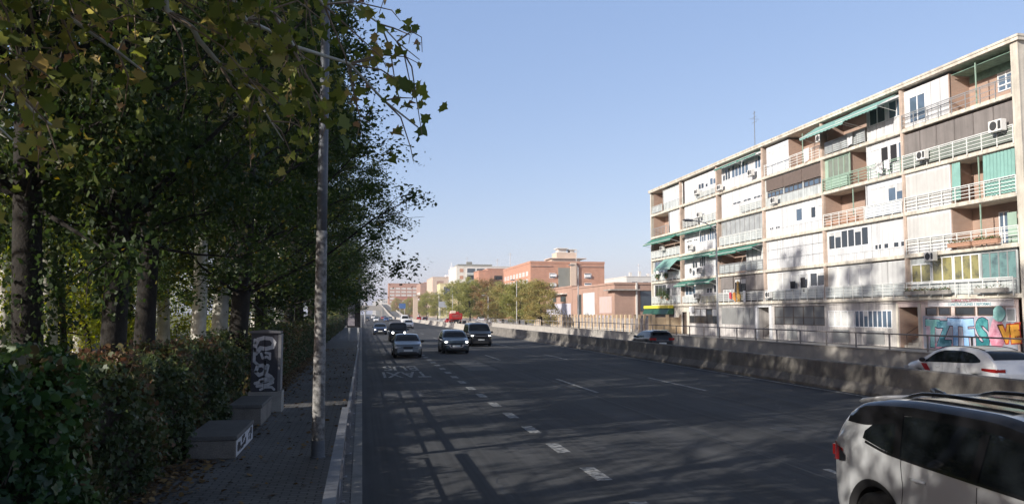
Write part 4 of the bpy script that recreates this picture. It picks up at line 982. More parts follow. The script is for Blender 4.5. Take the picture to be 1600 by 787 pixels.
# ---- grey crossover with two-tier lamps
def ex_cross(e, q):
    m = MB(); m.box(2.08, 2.118, -.8, -.36, .56, .62); m.box(2.08, 2.118, .36, .8, .56, .62); m.prism([(-.42, .44), (-.34, .4), (.34, .4), (.42, .44), (.5, .56), (.4, .6), (.36, .46), (-.36, .46), (-.4, .6), (-.5, .56)], 'x', 2.07, 2.12); m.build('silver_bumper_trim', m_chrome, e, local=True)
    for sd_ in (1, -1): m = MB(); q.band(m, [(0, .2), (4.1, .2)], [(0, .42), (4.1, .42)], .1, 4.0, nu=60, nv=2, sides=(sd_,)); m.build('lower_cladding', m_plastic, e, local=True)
    ex_saloon(e, q)
car('crossover_car', 'grey-blue crossover with lit headlights and pale front bumper, in the second lane', 6.2, 55.9, -1, hatch(4.2, 1.56, .9, .34), m_greyp, 'near', True, win=H_WIN, glass_s=H_GL, front=dict(F_H, lamp=(.5, .84, .72, .84, .1), grille=(.45, .62, .7, .0)), rear=R_H, extra=ex_cross)
# ---- black van
vanS = Shape(4.95, [(0, 1.0), (.03, 1.5), (.1, 1.8), (.4, 1.88), (1.5, 1.9), (3.0, 1.88), (3.4, 1.78), (4.05, 1.25), (4.3, 1.16), (4.75, 1.02), (4.9, .85), (4.95, .7)],
    [(0, .8), (.03, 1.02), (.2, 1.06), (3.4, 1.05), (4.1, 1.02), (4.6, .92), (4.9, .75), (4.95, .6)],
    [(0, .82), (.1, .91), (.5, .95), (3.6, .96), (4.4, .92), (4.75, .83), (4.95, .7)], [(0, .4), (.1, .28), (.5, .22), (4.4, .22), (4.85, .26), (4.95, .36)], (1.0, 4.0), .34, tumble=.16, sub=2)
V_WIN = ([(.4, 1.12), (3.9, 1.08)], [(.4, 1.62), (3.2, 1.62), (3.55, 1.45), (3.9, 1.12)], .45, 3.86)
V_GL = [(4.0, 3.42), (.12, .05)]
F_V = dict(lamp=(.48, .86, .78, .94, .12), grille=(.46, .66, .8, .0), intake=(.66, .26, .46, -.004), plate=.55, bar=(.5, .84, .87, .02))
R_V = dict(lamp=(.72, .88, .85, 1.25, .0), plate=.7)
car('van', 'black people-carrier van with lit headlights, beside the concrete barrier', 9.55, 67.9, -1, vanS, m_blackp, 'near', True, cat='van', win=V_WIN, glass_s=V_GL, front=F_V, rear=R_V, extra=ex_saloon)
# ---- black boxy off-roader with round lamps
jeepS = Shape(4.25, [(0, .95), (.03, 1.4), (.12, 1.72), (.5, 1.8), (2.2, 1.8), (2.4, 1.76), (2.75, 1.12), (2.9, 1.08), (3.9, 1.0), (4.2, .9), (4.25, .8)],
    [(0, .9), (.05, 1.02), (2.7, 1.02), (3.0, 1.0), (3.9, .92), (4.2, .82), (4.25, .7)], [(0, .8), (.1, .88), (.5, .9), (3.6, .9), (4.1, .84), (4.25, .76)],
    [(0, .5), (.1, .4), (4.2, .4), (4.25, .46)], (.8, 3.45), .39, tumble=.1, sub=2)
def ex_jeep(e, q):
    for sg in (1, -1):
        m = MB(); m.smooth = True; m.ball((2.13, sg * .56, .84), (.03, .1, .1)); m.build('lit_bulb', m_lamp_on, e, local=True)
car('off_road_car', 'black boxy off-road car with two round lit headlights, right behind the silver saloon', 3.5, 80.8, -1, jeepS, m_blackp, 'near', False, win=([(.3, 1.06), (2.6, 1.06)], [(.3, 1.6), (2.35, 1.6), (2.6, 1.1)], .35, 2.5), glass_s=[(2.74, 2.45), (.12, .06)],
    front=dict(lamp=(.44, .66, .75, .93, .02), grille=(.36, .72, .92, .0), intake=(.7, .42, .54, -.05), plate=.5), rear=dict(lamp=(.7, .86, .8, 1.0, .0), plate=.7), extra=ex_jeep)
# ---- dark saloon further back
car('saloon_car', 'dark saloon with bright headlights, in the bus lane beside the railing', 2.3, 106, -1, saloon(), m_navy, 'near', True, win=S_WIN, glass_s=S_GL, front=F_S, rear=R_S)
# ---- farther traffic
whitevan = Shape(5.2, [(0, 1.2), (.04, 2.1), (.2, 2.35), (3.6, 2.35), (4.0, 2.1), (4.5, 1.4), (4.9, 1.15), (5.15, .95), (5.2, .8)], [(0, .9), (.05, 1.1), (4.4, 1.1), (4.9, .95), (5.2, .7)],
    [(0, .85), (.1, .95), (4.4, .97), (5.0, .88), (5.2, .76)], [(0, .4), (5.2, .35)], (1.0, 4.3), .34, tumble=.08, sub=2)
WV_WIN = ([(3.3, 1.25), (4.4, 1.2)], [(3.3, 1.8), (4.0, 1.75), (4.4, 1.3)], 3.35, 4.35); WV_GL = [(4.5, 4.0), (.1, .05)]
hs = hatch(sub=1); ss_ = saloon(sub=1)
def far_hatch(x, y, head, p, label, lit=False, group='distant traffic on the avenue', name='hatchback_car', z=0): car(name, label, x, y, head, hs, p, 'far', lit, win=H_WIN, glass_s=H_GL, front=F_H, rear=R_H, group=group, z=z)
def far_van(x, y, head, p, label, group='distant traffic on the avenue', z=0): car('van', label, x, y, head, whitevan, p, 'far', False, cat='van', win=WV_WIN, glass_s=WV_GL, front=dict(F_V), rear=R_V, group=group, z=z)
far_hatch(8.4, 150, -1, m_whitep, 'white car right behind the black off-roader, in the third lane')
far_van(10.9, 212, -1, m_whitep, 'white van just above the white car, near the foot of the ramp')
far_hatch(14.6, 300, -1, m_whitep, 'small white car with lit lamps at the foot of the ramp', True)
far_hatch(8.3, 285, -1, m_bluep, 'blue car among the distant traffic left of the ramp')
far_hatch(4.6, 270, -1, m_whitep, 'white hatchback in the distant bus lane, left of the blue car')
far_van(5.6, 420, -1, m_whitep, 'tiny white delivery van far off in the lanes left of the ramp')
far_hatch(1.9, 300, -1, m_blackp, 'black car at the far left of the distant traffic'); far_hatch(11.2, 330, -1, m_silver, 'grey car between the blue car and the ramp, far off')
far_hatch(9.5, 380, -1, m_redp, 'tiny red car far off in the lanes beside the ramp'); far_hatch(12.5, 450, -1, m_silver, 'tiny silver car farthest along the lanes beside the ramp')
# service road, parked or driving away
G2 = 'cars along the service road'
far_hatch(22.2, 212, 1, m_redp, 'dark red car on the service road, beside the red truck', group=G2); far_hatch(22.0, 290, 1, m_blackp, 'black car parked under the far green trees', group=G2)
far_van(22.4, 340, 1, m_whitep, 'white van parked beneath the farthest green tree', group=G2); far_hatch(21.8, 318, 1, m_redp, 'red car parked between a black car and white van', group=G2)
for k, (x, y) in enumerate(((27.5, 168), (28.2, 176), (27.8, 192))):
    far_hatch(x, y, (1, -1, 1)[k], m_whitep, ('white car parked under the yellowing trees, nearest of three', 'white car parked under the yellowing trees, middle of three', 'white car parked under the yellowing trees, farthest of three')[k], group='white cars parked under the trees', z=.35)

# ---- black hatchback on the service road, seen from behind
def ex_bh(e, q):
    ex_saloon(e, q)
    m = MB(); m.smooth = True; m.prism([(-1.62, 1.5), (-1.98, 1.44), (-1.98, 1.47), (-1.6, 1.54)], 'y', -.58, .58); m.build('spoiler', m_blackp, e, local=True)
    m = MB(); m.box(-2.125, -2.09, -.5, .5, .8, .83); m.build('chrome_bar', m_chrome, e, local=True)
car('hatchback_car', 'black hatchback seen from behind over the concrete barrier, before the corner shop', 20.4, 55.4, 1, hatch(4.2, 1.5, .89, .32), m_blackp, 'near', False, win=H_WIN, glass_s=H_GL, front=F_H, rear=dict(lamp=(.46, .85, .82, 1.0, -.005), plate=.62), extra=ex_bh, group=G2)

# ---- white taxi (red diagonal band on the front door)
taxiS = Shape(4.46, [(0, .75), (.03, .98), (.12, 1.1), (.5, 1.42), (.85, 1.52), (1.5, 1.57), (2.2, 1.56), (2.7, 1.46), (3.35, 1.1), (3.6, 1.02), (4.1, .9), (4.4, .74), (4.46, .6)],
    [(0, .72), (.05, .92), (.2, 1.02), (1.0, 1.03), (2.4, .98), (3.3, .95), (4.0, .82), (4.4, .66), (4.46, .55)],
    [(0, .7), (.12, .8), (.45, .86), (1.2, .89), (3.3, .89), (3.9, .84), (4.3, .74), (4.46, .62)], [(0, .42), (.1, .3), (.5, .22), (3.9, .22), (4.35, .26), (4.46, .34)], (.86, 3.5), .33, tumble=.3, sub=3)
def ex_taxi(e, q):
    for sd_ in (1, -1): m = MB(); q.decal(m, lambda u, v: (3.2 - .56 * u + .14 * (v - .5) * 2, .93 - .62 * u), nu=16, nv=3, off=.004, sides=(sd_,)); m.build('red_band', mat('taxi_red', (.55, .02, .03), .3, var=0), e, local=True)
    seams(e, q, [[(1.25, 1.0), (1.1, .6)], [(2.28, .98), (2.26, .26)], [(3.22, .95), (3.18, .55), (3.1, .26)]], [(1.5, .88), (2.5, .86)], .3)
    for sd_ in (1, -1): m = MB(); q.band(m, [(0, .79), (.6, .85)], [(0, .91), (.6, .92)], .02, .52, nu=12, nv=3, off=.006, sides=(sd_,)); m.build('tail_light', m_tail, e, local=True)
    for sg in (1, -1): m = MB(); m.smooth = True; m.tube([(-1.6 + i * .24, sg * (.6 + .03 * math.sin(i / 10 * 3.14)), interp(q.top, .63 + i * .24) - .0) for i in range(11)], .014, 6); m.build('roof_rail', m_gloss, e, local=True)
    m = MB(); m.box(1.25, 1.33, -.01, .01, .0, .01)
    for k, s in ((0, 1.37), (1, 2.24)): 
        for sd_ in (1, -1): mm = MB(); q.decal(mm, lambda u, v: (s + .035 * (v - .5) * 2, 1.04 + .36 * u), nu=6, nv=1, off=.008, sides=(sd_,)); mm.build('window_pillar', m_gloss, e, local=True)
car('taxi', 'white taxi with a red diagonal band on its front door, in front of the graffiti', 20.3, 24.6, 1, taxiS, m_whitep, 'near', False, cat='taxi', win=([(.55, 1.1), (.9, 1.06), (2.4, 1.01), (3.2, .98)], [(.55, 1.13), (1.0, 1.36), (1.6, 1.43), (2.2, 1.42), (2.6, 1.34), (3.2, 1.0)], .6, 3.14),
    glass_s=[(3.28, 2.5), (.6, .2)], front=F_H, rear=dict(lamp=(.45, .78, .8, .91, -.004), plate=.6), extra=ex_taxi, fine=True, group=G2)

# ---- the near two-tone SUV
suvS = Shape(4.6, [(0, .78), (.03, 1.0), (.12, 1.14), (.4, 1.53), (.62, 1.62), (1.4, 1.685), (2.2, 1.68), (2.8, 1.6), (3.5, 1.2), (3.7, 1.13), (4.3, 1.0), (4.53, .85), (4.6, .7)],
    [(0, .74), (.03, .96), (.15, 1.13), (.4, 1.16), (1, 1.13), (2.5, 1.06), (3.5, 1.02), (4.3, .9), (4.53, .76), (4.6, .6)],
    [(0, .7), (.08, .8), (.3, .88), (.8, .925), (1.6, .93), (3.6, .93), (4.2, .87), (4.5, .76), (4.6, .64)],
    [(0, .5), (.08, .36), (.4, .26), (4.1, .26), (4.5, .3), (4.6, .42)], (.92, 3.62), .36, tumble=.3, sub=5)
m_pearl = car_paint('pearl_grey_paint', (.5, .51, .52), .1)
def ex_suv(e, q):
    # black upper frame round the windows, roof edge band, floating pillar
    for sd_ in (1, -1): m = MB(); q.band(m, [(.3, 1.5), (.6, 1.52), (1.0, 1.5), (1.4, 1.525), (2.2, 1.515), (2.75, 1.455), (3.42, 1.06)], [(.3, 1.535), (.6, 1.6), (1.4, 1.655), (2.2, 1.65), (2.8, 1.57), (3.42, 1.18)], .3, 3.4, nu=80, nv=4, off=.008, sides=(sd_,)); m.build('roof_edge_trim', m_gloss, e, local=True)
    for sd_ in (1, -1): m = MB(); q.band(m, [(.36, 1.36), (.62, 1.36), (.95, 1.4), (1.25, 1.46)], [(.36, 1.5), (.62, 1.545), (.95, 1.57), (1.25, 1.58)], .36, 1.25, nu=14, nv=3, off=.007, sides=(sd_,)); m.build('pillar_trim', m_gloss, e, local=True)
    for sd_ in (1, -1): m = MB(); q.band(m, [(.72, 1.2), (1.2, 1.13), (3.3, 1.04)], [(.72, 1.225), (1.2, 1.155), (3.3, 1.065)], .78, 3.3, nu=60, nv=1, off=.011, sides=(sd_,)); m.build('window_trim', m_gloss, e, local=True)
    for s, w_ in ((1.3, .05), (2.3, .045)):
        for sd_ in (1, -1): m = MB(); q.decal(m, lambda u, v: (s - .12 * u * (s < 2) + w_ * (v - .5) * 2, interp([(.72, 1.2), (1.2, 1.15), (3.3, 1.05)], s) + .4 * u), nu=8, nv=1, off=.013, sides=(sd_,)); m.build('window_pillar', m_gloss, e, local=True)
    seams(e, q, [[(1.36, 1.13), (1.4, .86), (1.36, .6), (1.2, .52)], [(2.34, 1.06), (2.34, .3)], [(3.4, 1.02), (3.36, .6), (3.26, .3)]], [(1.62, .97), (2.6, .95)], .3)
    for sd_ in (1, -1): m = MB(); q.band(m, [(0, .24), (4.6, .24)], [(0, .44), (4.6, .44)], 1.36, 3.2, nu=30, nv=3, off=.01, sides=(sd_,)); m.build('sill_cladding', m_plastic, e, local=True)
    for c in q.wheels:
        for sg in (1, -1):
            m = MB(); m.smooth = True; n = 24; R0, R1 = q.wr + .05, q.wr + .125
            def Pq(u, v, c=c, sg=sg):
                a = -.12 + (math.pi + .24) * u; rr = R0 + (R1 - R0) * v; s = c + rr * math.cos(a); z = q.wr + rr * math.sin(a)
                yy = q.side(s, max(z, .5), 0, 1)[1]; return (s - q.L / 2, sg * (yy + .018 - .012 * v), z)
            m.quadgrid(Pq, n, 3, flip=sg < 0); m.quadgrid(lambda u, v: (lambda p: (p[0], p[1] - sg * .12 * v, p[2]))(Pq(u, 0)), n, 1); m.build('wheel_arch_trim', m_plastic, e, local=True)
    for sd_ in (1, -1): m = MB(); q.decal(m, lambda u, v: (.015 + .36 * u, .9 + .05 * u + (.22 - .1 * u) * v), nu=14, nv=5, off=.014, sides=(sd_,)); m.build('tail_light', m_tail, e, local=True)
    for sd_ in (1, -1): m = MB(); q.decal(m, lambda u, v: (.3 + .13 * u, .93 + .02 * u + (.16 - .1 * u) * v), nu=5, nv=3, off=.017, sides=(sd_,)); m.build('tail_light_trim', m_gloss, e, local=True)
    m = MB(); m.smooth = True; m.prism([(-1.66, 1.61), (-2.02, 1.545), (-2.06, 1.56), (-1.98, 1.6), (-1.62, 1.66)], 'y', -.6, .6); m.build('spoiler', m_pearl, e, local=True)
    for sg in (1, -1):
        m = MB(); m.smooth = True; pts = []
        for i in range(15):
            s = .75 + i * .15; r = q.ring(s); y_ = r[-8][0] * .97; up = .05 * min(1, i / 1.5, (14 - i) / 1.5); pts.append((s - q.L / 2, sg * y_, interp(q.top, s) - .012 + up))
        m.tube(pts, .02, 8); m.build('roof_rail', m_gloss, e, local=True)
    m = MB(); m.smooth = True; m.prism([(-1.62, 1.62), (-1.42, 1.65), (-1.5, 1.7), (-1.6, 1.73), (-1.65, 1.72)], 'y', -.03, .03); m.build('shark_fin_antenna', m_gloss, e, local=True)
    m = MB(); q.upper(m, 1.0, 2.35, off=.006, ins=.16); m.build('roof_glass', m_gloss, e, local=True)
car('suv', 'large pearl-grey SUV with dark side windows, cut off at the lower right', 6.36, 6.5, -1, suvS, m_pearl, 'near', False, cat='SUV', win=([(.7, 1.235), (1.2, 1.155), (3.3, 1.06)], [(.7, 1.29), (.95, 1.46), (1.5, 1.53), (2.2, 1.525), (2.75, 1.46), (3.4, 1.08)], .72, 3.36),
    glass_s=[(3.5, 2.75), (.5, .18)], front=dict(F_H, lamp=(.5, .84, .8, .95, .12), grille=(.5, .5, .8, .0)), rear=dict(lamp=(.52, .78, .93, 1.08, -.004), plate=.7), extra=ex_suv, fine=True, rim=m_rimd).scale = (1.06, 1.06, 1.05)

# ---- red truck on the service road
tr = empty('truck', (21.6, 190, 0), 'red tipper truck seen from behind, between the trees and the barrier', 'truck', G2)
m = MB(); m.box(-1.05, 1.05, -2.6, 2.4, 1.15, 1.3); m.box(-.4, .4, -2.9, 3.6, .75, 1.14); m.build('chassis', m_plastic, tr, local=True)
m = MB(); m.prism([(-1.1, 1.31), (1.1, 1.31), (1.22, 2.5), (1.22, 2.75), (-1.22, 2.75), (-1.22, 2.5)], 'y', -2.9, 2.0)
for i in range(6): m.box(-1.27, 1.27, -2.95 + i * .95, -2.87 + i * .95, 1.4, 2.72)
m.build('tipper_body', m_redp, tr, local=True, bevel=.03)
m = MB(); m.box(-1.0, 1.0, -2.965, -2.955, 1.95, 2.05); m.box(-1.0, 1.0, -2.965, -2.955, 2.3, 2.38); m.build('tailgate_bars', m_chrome, tr, local=True)
m = MB(); m.prism([(2.3, .9), (4.2, .9), (4.25, 2.0), (3.95, 3.0), (3.5, 3.15), (2.3, 3.15)], 'x', -1.15, 1.15); m.build('cab', m_redp, tr, local=True, bevel=.06)
m = MB(); m.box(-1.25, -.2, -1.6, 1.2, 2.76, 2.95); m.prism([(-1.5, 2.96), (1.0, 2.96), (.6, 3.3), (-.9, 3.35)], 'x', -1.2, -.1); m.build('load_cover', mat('cream_tarpaulin', (.6, .5, .4), .8, var=.1), tr, local=True)
for yy in (-2.0, -.9, 3.2):
    for sg in (1, -1): m = MB(); m.smooth = True; m.lathe([(.2, -.14), (.48, -.15), (.5, 0), (.48, .15), (.2, .14)], (sg * .95, yy, .5), 'x', 20); m.build('wheel', m_tyre, tr, local=True)
for sg in (1, -1): m = MB(); m.box(sg * .75, sg * 1.1, -2.99, -2.95, .95, 1.08); m.build('tail_light', m_tail, tr, local=True)
# ---------------------------------------------------------------- lamps, cabinets, signs
m_pole = mat('lamp_post_steel', (.13, .14, .16), .6, .3, var=.2, scale=2, bump=.2, bscale=30, fine=.1)
m_poleold = mat('flaking_dappled_pole', (.1, .095, .09), .8, .1, var=.1, col2=(.3, .29, .28), thr=(.38, .6), scale=9, bump=.4, bscale=30)  # pale blotches: flaking and sun dapples both put into the colour
m_palepole = mat('pale_lamp_post', (.5, .5, .5), .5, .3, var=.08)
def street_lamp(x, y, z0, h, r0, r1, arm, label, rise=1.0, mt=None, group='street lamps along the avenue', n=12, old=0, lean=0., name='street_lamp'):
    e = empty(name, (x, y, z0), label, 'street lamp', group); mt = mt or m_pole
    m = MB(); m.smooth = True
    def rr(z): return r0 + (r1 - r0) * z / h
    m.tube([(lean * z, 0, z) for z in np.linspace(old, h, 8)], [rr(z) for z in np.linspace(old, h, 8)], n); m.build('pole', mt, e, local=True)
    if old:
        m = MB(); m.smooth = True; m.tube([(lean * z, 0, z) for z in np.linspace(0, old + .003, 9)], [rr(z) + .004 for z in np.linspace(0, old, 9)], n * 2); m.build('flaking_dappled_foot', m_poleold, e, local=True)
    m = MB(); m.lathe([(r0 * 1.25, 0), (r0 * 1.25, .02), (r0 * 1.12, .03), (r0 * 1.06, .3)], (0, 0, 0), 'z', n); m.build('base_plate', mt, e, local=True)
    if arm:
        m = MB(); m.smooth = True
        pts = [(lean * h + arm * (1 - math.cos(t)), 0, h + rise * math.sin(t)) for t in np.linspace(0, math.pi / 2 * .96, 9)]
        m.tube([(lean * h, 0, h - .3)] + pts, [r1, r1] + [r1 * .7] * 8, 8); m.build('arm', mt, e, local=True)
        p = pts[-1]; sg = 1 if arm > 0 else -1
        m = MB(); m.smooth = True; m.ball((p[0] + sg * .3, 0, p[2] + .01), (.42, .15, .1), 14, 8); lh = m.build('lamp_head', mat('lamp_head_grey', (.3, .3, .3), .5, .2, var=.05), e, local=True)
    return e
street_lamp(-.73, 14.9, .13, 12.0, .108, .062, 2.6, 'tall near lamp post with flaking paint and painted sun dapples low down, on the sidewalk', 1.4, n=20, old=4.0)
street_lamp(-.25, 79, .13, 11.2, .1, .06, 2.4, 'second lamp post along the sidewalk, rising out of the foliage behind the sign panel', 1.0)
for k, (y, l) in enumerate(((190, 'lamp above the avenue just beyond the foliage edge, nearest of three far ones'), (237, 'middle one of three far lamp heads over the avenue'), (284, 'lowest and farthest of three far lamp heads over the avenue'))):
    street_lamp(.9, y, .0, 10.8, .1, .06, 4.2, l, 1.3, mt=m_palepole, n=8)
street_lamp(24.6, 53.6, .35, 7.9, .085, .055, -1.9, 'pale lamp post with a curved arm standing in front of the white apartment block', .95, mt=m_palepole)
street_lamp(24.6, 91, .35, 7.6, .08, .05, -.5, 'pale slim lamp post in front of the two-storey brick building', .3, mt=m_palepole)
street_lamp(24.4, 128, .35, 7.4, .08, .05, -.4, 'pale slim lamp post in front of the autumn trees, left of the brick building', .3, mt=m_palepole)
street_lamp(24.4, 158, .35, 5.6, .08, .05, -.6, 'short pale lamp post rising beside the black van roof', .3, mt=m_palepole)
street_lamp(24.4, 222, .35, 8.4, .09, .06, -.8, 'far lamp post left of the red truck, before the green trees', .3, mt=m_palepole)
street_lamp(24.4, 262, .35, 8.4, .09, .06, -.8, 'farthest lamp post on the right, before the far green trees', .3, mt=m_palepole)
street_lamp(17.9, 690, 8.6, 11, .14, .09, 2.5, 'tiny lamp post on the distant climbing ramp', .8, mt=m_palepole)

# graffiti-covered service cabinet on a plinth, and the concrete blocks by the hedge
m_cab = mat('cabinet_paint', (.035, .035, .045), .6, var=.3, scale=3)
cb = empty('service_cabinet', (-2.42, 22.1, .13), 'tall dark service cabinet covered in white graffiti, standing on a plinth by the hedge', 'cabinet')
m = MB(); m.box(-.42, .42, -.3, .35, 0, .52); m.build('plinth', m_conc, cb, local=True, bevel=.015)
m = MB(); m.box(-.37, .3, -.24, .28, .521, 2.02); m.build('cabinet_box', m_cab, cb, local=True, bevel=.01)
m = MB(); m.prism([(-.42, 2.021), (.36, 2.021), (.36, 2.07), (-.03, 2.1), (-.42, 2.07)], 'y', -.29, .33); m.build('lid', mat('cabinet_lid', (.12, .12, .13), .6, var=.1), cb, local=True)
m = MB(); m.box(.301, .375, -.245, .285, .55, 2.0); m.build('side_panel', mat('cabinet_side', (.3, .3, .31), .7, var=.3, scale=2, col2=(.12, .12, .13)), cb, local=True)
m = MB(); m.box(-.04, -.03, -.246, -.24, .56, 1.98); m.box(-.015, .01, -.26, -.24, 1.2, 1.32); m.build('door_seam', m_gloss, cb, local=True)
m_gw = mat('white_spray', (.5, .5, .52), .8, var=.2, scale=9)
def scrawl(par, pts, r, seed=0, xf=-.243, name='graffiti'):
    m = MB(); P = [Vector((p[0], xf, p[1])) for p in pts]
    for a, b in zip(P, P[1:]):
        d = (b - a).normalized(); n_ = Vector((-d.z, 0, d.x)) * r
        m.add([a - n_ - d * r * .5, b - n_ + d * r * .5, b + n_ + d * r * .5, a + n_ - d * r * .5], [(0, 1, 2, 3)])
    for a in P: m.add([a + Vector((math.cos(t) * r, -.0006, math.sin(t) * r)) for t in np.linspace(0, 5.7, 12)], [tuple(range(12))])
    m.build(name, m_gw, par, local=True)
scrawl(cb, [(-.25, 1.5), (-.27, 1.7), (-.2, 1.86), (-.05, 1.9), (.12, 1.88), (.2, 1.78), (.16, 1.66), (.0, 1.62), (-.14, 1.64), (-.2, 1.55)], .05)
scrawl(cb, [(-.28, 1.85), (-.29, 1.3), (-.2, 1.22)], .035); scrawl(cb, [(-.12, 1.5), (-.08, 1.38), (.02, 1.42), (.1, 1.36), (.1, 1.5), (-.02, 1.52)], .03)
scrawl(cb, [(-.24, 1.05), (-.2, 1.18), (-.08, 1.2), (.0, 1.12), (-.04, 1.0), (-.16, .95), (-.24, 1.03)], .045); scrawl(cb, [(.04, 1.18), (.0, .98), (.12, .9), (.17, .84), (.0, .84), (-.12, .8)], .055)
scrawl(cb, [(-.25, .74), (-.1, .78), (.1, .82), (.18, .76), (.05, .7), (-.2, .67)], .04); scrawl(cb, [(-.12, .58), (0, .64), (.16, .64), (.22, .58)], .03)
def block(x0, x1, y0, y1, h, label, paint):
    b = empty('concrete_block', ((x0 + x1) / 2, (y0 + y1) / 2, .13), label, 'concrete block', 'concrete blocks beside the hedge')
    w2, l2 = (x1 - x0) / 2, (y1 - y0) / 2
    m = MB(); m.box(-w2, w2, -l2, l2, 0, h - .08); m.build('base', mat('dark_concrete', (.2, .18, .16), .9, var=.3, scale=2, bump=.5, bscale=40, fine=.2), b, local=True, bevel=.02)
    m = MB(); m.box(-w2 - .02, w2 + .02, -l2 - .02, l2 + .02, h - .079, h); m.build('lid_slab', mat('lid_slab_concrete', (.12, .115, .11), .9, var=.2, scale=2, bump=.4, bscale=40, fine=.2), b, local=True, bevel=.012)
    if paint:
        m = MB(); m.box(w2 + .001, w2 + .006, -l2 + .02, l2 - .02, .03, h - .09); m.build('painted_side', mat('white_daub', (.55, .55, .57), .8, var=.1, scale=5), b, local=True)
        m = MB(); rr = random.Random(4)
        for k in range(26):
            yy = rr.uniform(-l2 + .1, l2 - .2); zz = rr.uniform(.06, h - .16); m.box(w2 + .0061, w2 + .008 + k * .0001, yy, yy + rr.uniform(.04, .22), zz, min(h - .1, zz + rr.uniform(.03, .13)))
        m.build('graffiti', mat('black_spray', (.02, .02, .022), .7, var=0), b, local=True)
block(-2.95, -2.13, 15.0, 17.2, .4, 'low concrete block with white and black graffiti on its road side', True)
block(-2.9, -2.2, 19.2, 21.3, .48, 'plain grey concrete block between the painted block and the cabinet', False)
# tall sign panel between hedge and kerb, seen at an angle
sp = empty('sign_panel', (-.75, 78, .13), 'tall dark advertising panel with a pale poster, on the sidewalk by the second lamp post', 'sign')
m = MB(); m.box(-.62, .62, -.12, .12, 1.25, 3.75); m.build('panel_case', m_gloss, sp, local=True, bevel=.02)
m = MB(); m.box(-.54, .1, -.135, -.125, 1.4, 3.6); m.build('poster', mat('poster_print', (.2, .18, .24), .5, var=.4, scale=2.5, col2=(.42, .38, .4)), sp, local=True)
for xx in (-.4, .42): m = MB(); m.box(xx - .09, xx + .09, -.07, .07, 0, 1.249); m.build('leg', m_palepole, sp, local=True)
# direction boards far away
def board(x, D, y0, y1, wpx, label, col, legs=2):
    p = at(x, D, y1); top = at(x, D, y0).z; wm = wpx / 1267 * D; e = empty('direction_sign', (p.x, p.y, 0), label, 'road sign', 'far road signs')
    m = MB(); m.box(-wm / 2, wm / 2, -.08, .08, p.z, top); m.build('sign_board', col, e, local=True)
    for s in (-.35, .35): m = MB(); m.tube([(s * wm, .15, -.1), (s * wm, .15, top - .2)], .12, 6); m.build('post', m_palepole, e, local=True)
board(693, 250, 471, 480, 15, 'pale grey direction sign between the trees, above the red truck', mat('sign_back', (.38, .4, .44), .5, var=.1))
board(629, 420, 474, 482, 10, 'blue direction sign above the right edge of the distant ramp', mat('blue_sign', (.05, .12, .3), .5, var=0))
# paved fence of posts round the school
m_post = mat('ochre_post', (.56, .43, .28), .85, var=.12, scale=1, fine=.05)
m_fencep = mat('fence_infill', (.22, .17, .15), .8, var=.35, scale=2, col2=(.4, .37, .35))
sf_ = empty('post_fence', (32.6, 120, .35), 'long fence of ochre concrete posts with graffiti panels in front of the brick building', 'fence')
m = MB(); m.box(-.1, .1, -31, 33, 0, .45); m.build('plinth', m_barrier_pale, sf_, local=True)
m = MB()
for k in range(36): m.box(-.03, .03, -30.6 + k * 1.75, -30.6 + k * 1.75 + 1.4, .451, 1.75)
m.build('infill', m_fencep, sf_, local=True)
pm = MB(); pm.box(-.12, .12, -.16, .16, 0, 2.2)
p0 = pm.build('post', m_post, sf_, local=True); p0.location = (0, -30.8, 0)
for k in range(1, 37): o = p0.copy(); COL.objects.link(o); o.location = (0, -30.8 + k * 1.75, 0)
# side return of the fence towards the block
fr_ = empty('post_fence', (37, 89, .35), 'short return of the ochre fence beside the corner shop', 'fence')
m = MB(); m.box(-4.2, 1.2, -.1, .1, 0, .45); m.box(-4.2, 1.2, -.03, .03, .451, 1.9)
for k in range(4): m.box(-4.3 + k * 1.7, -3.9 + k * 1.7, -.16, -.101, .0, 2.2)
m.build('post_row', m_post, fr_, local=True)
# thin railing before the trees
tf = empty('low_railing', (24.9, 185, .35), 'pale low railing in front of the autumn trees', 'railing')
m = MB(); m.tube([(0, -45, 1.0), (0, 70, 1.0)], .03, 5); m.tube([(0, -45, .25), (0, 70, .25)], .02, 5)
for k in range(96): m.box(-.015, .015, -45 + k * 1.2, -44.97 + k * 1.2, 0, 1.0)
m.build('rail_bars', m_palepole, tf, local=True)
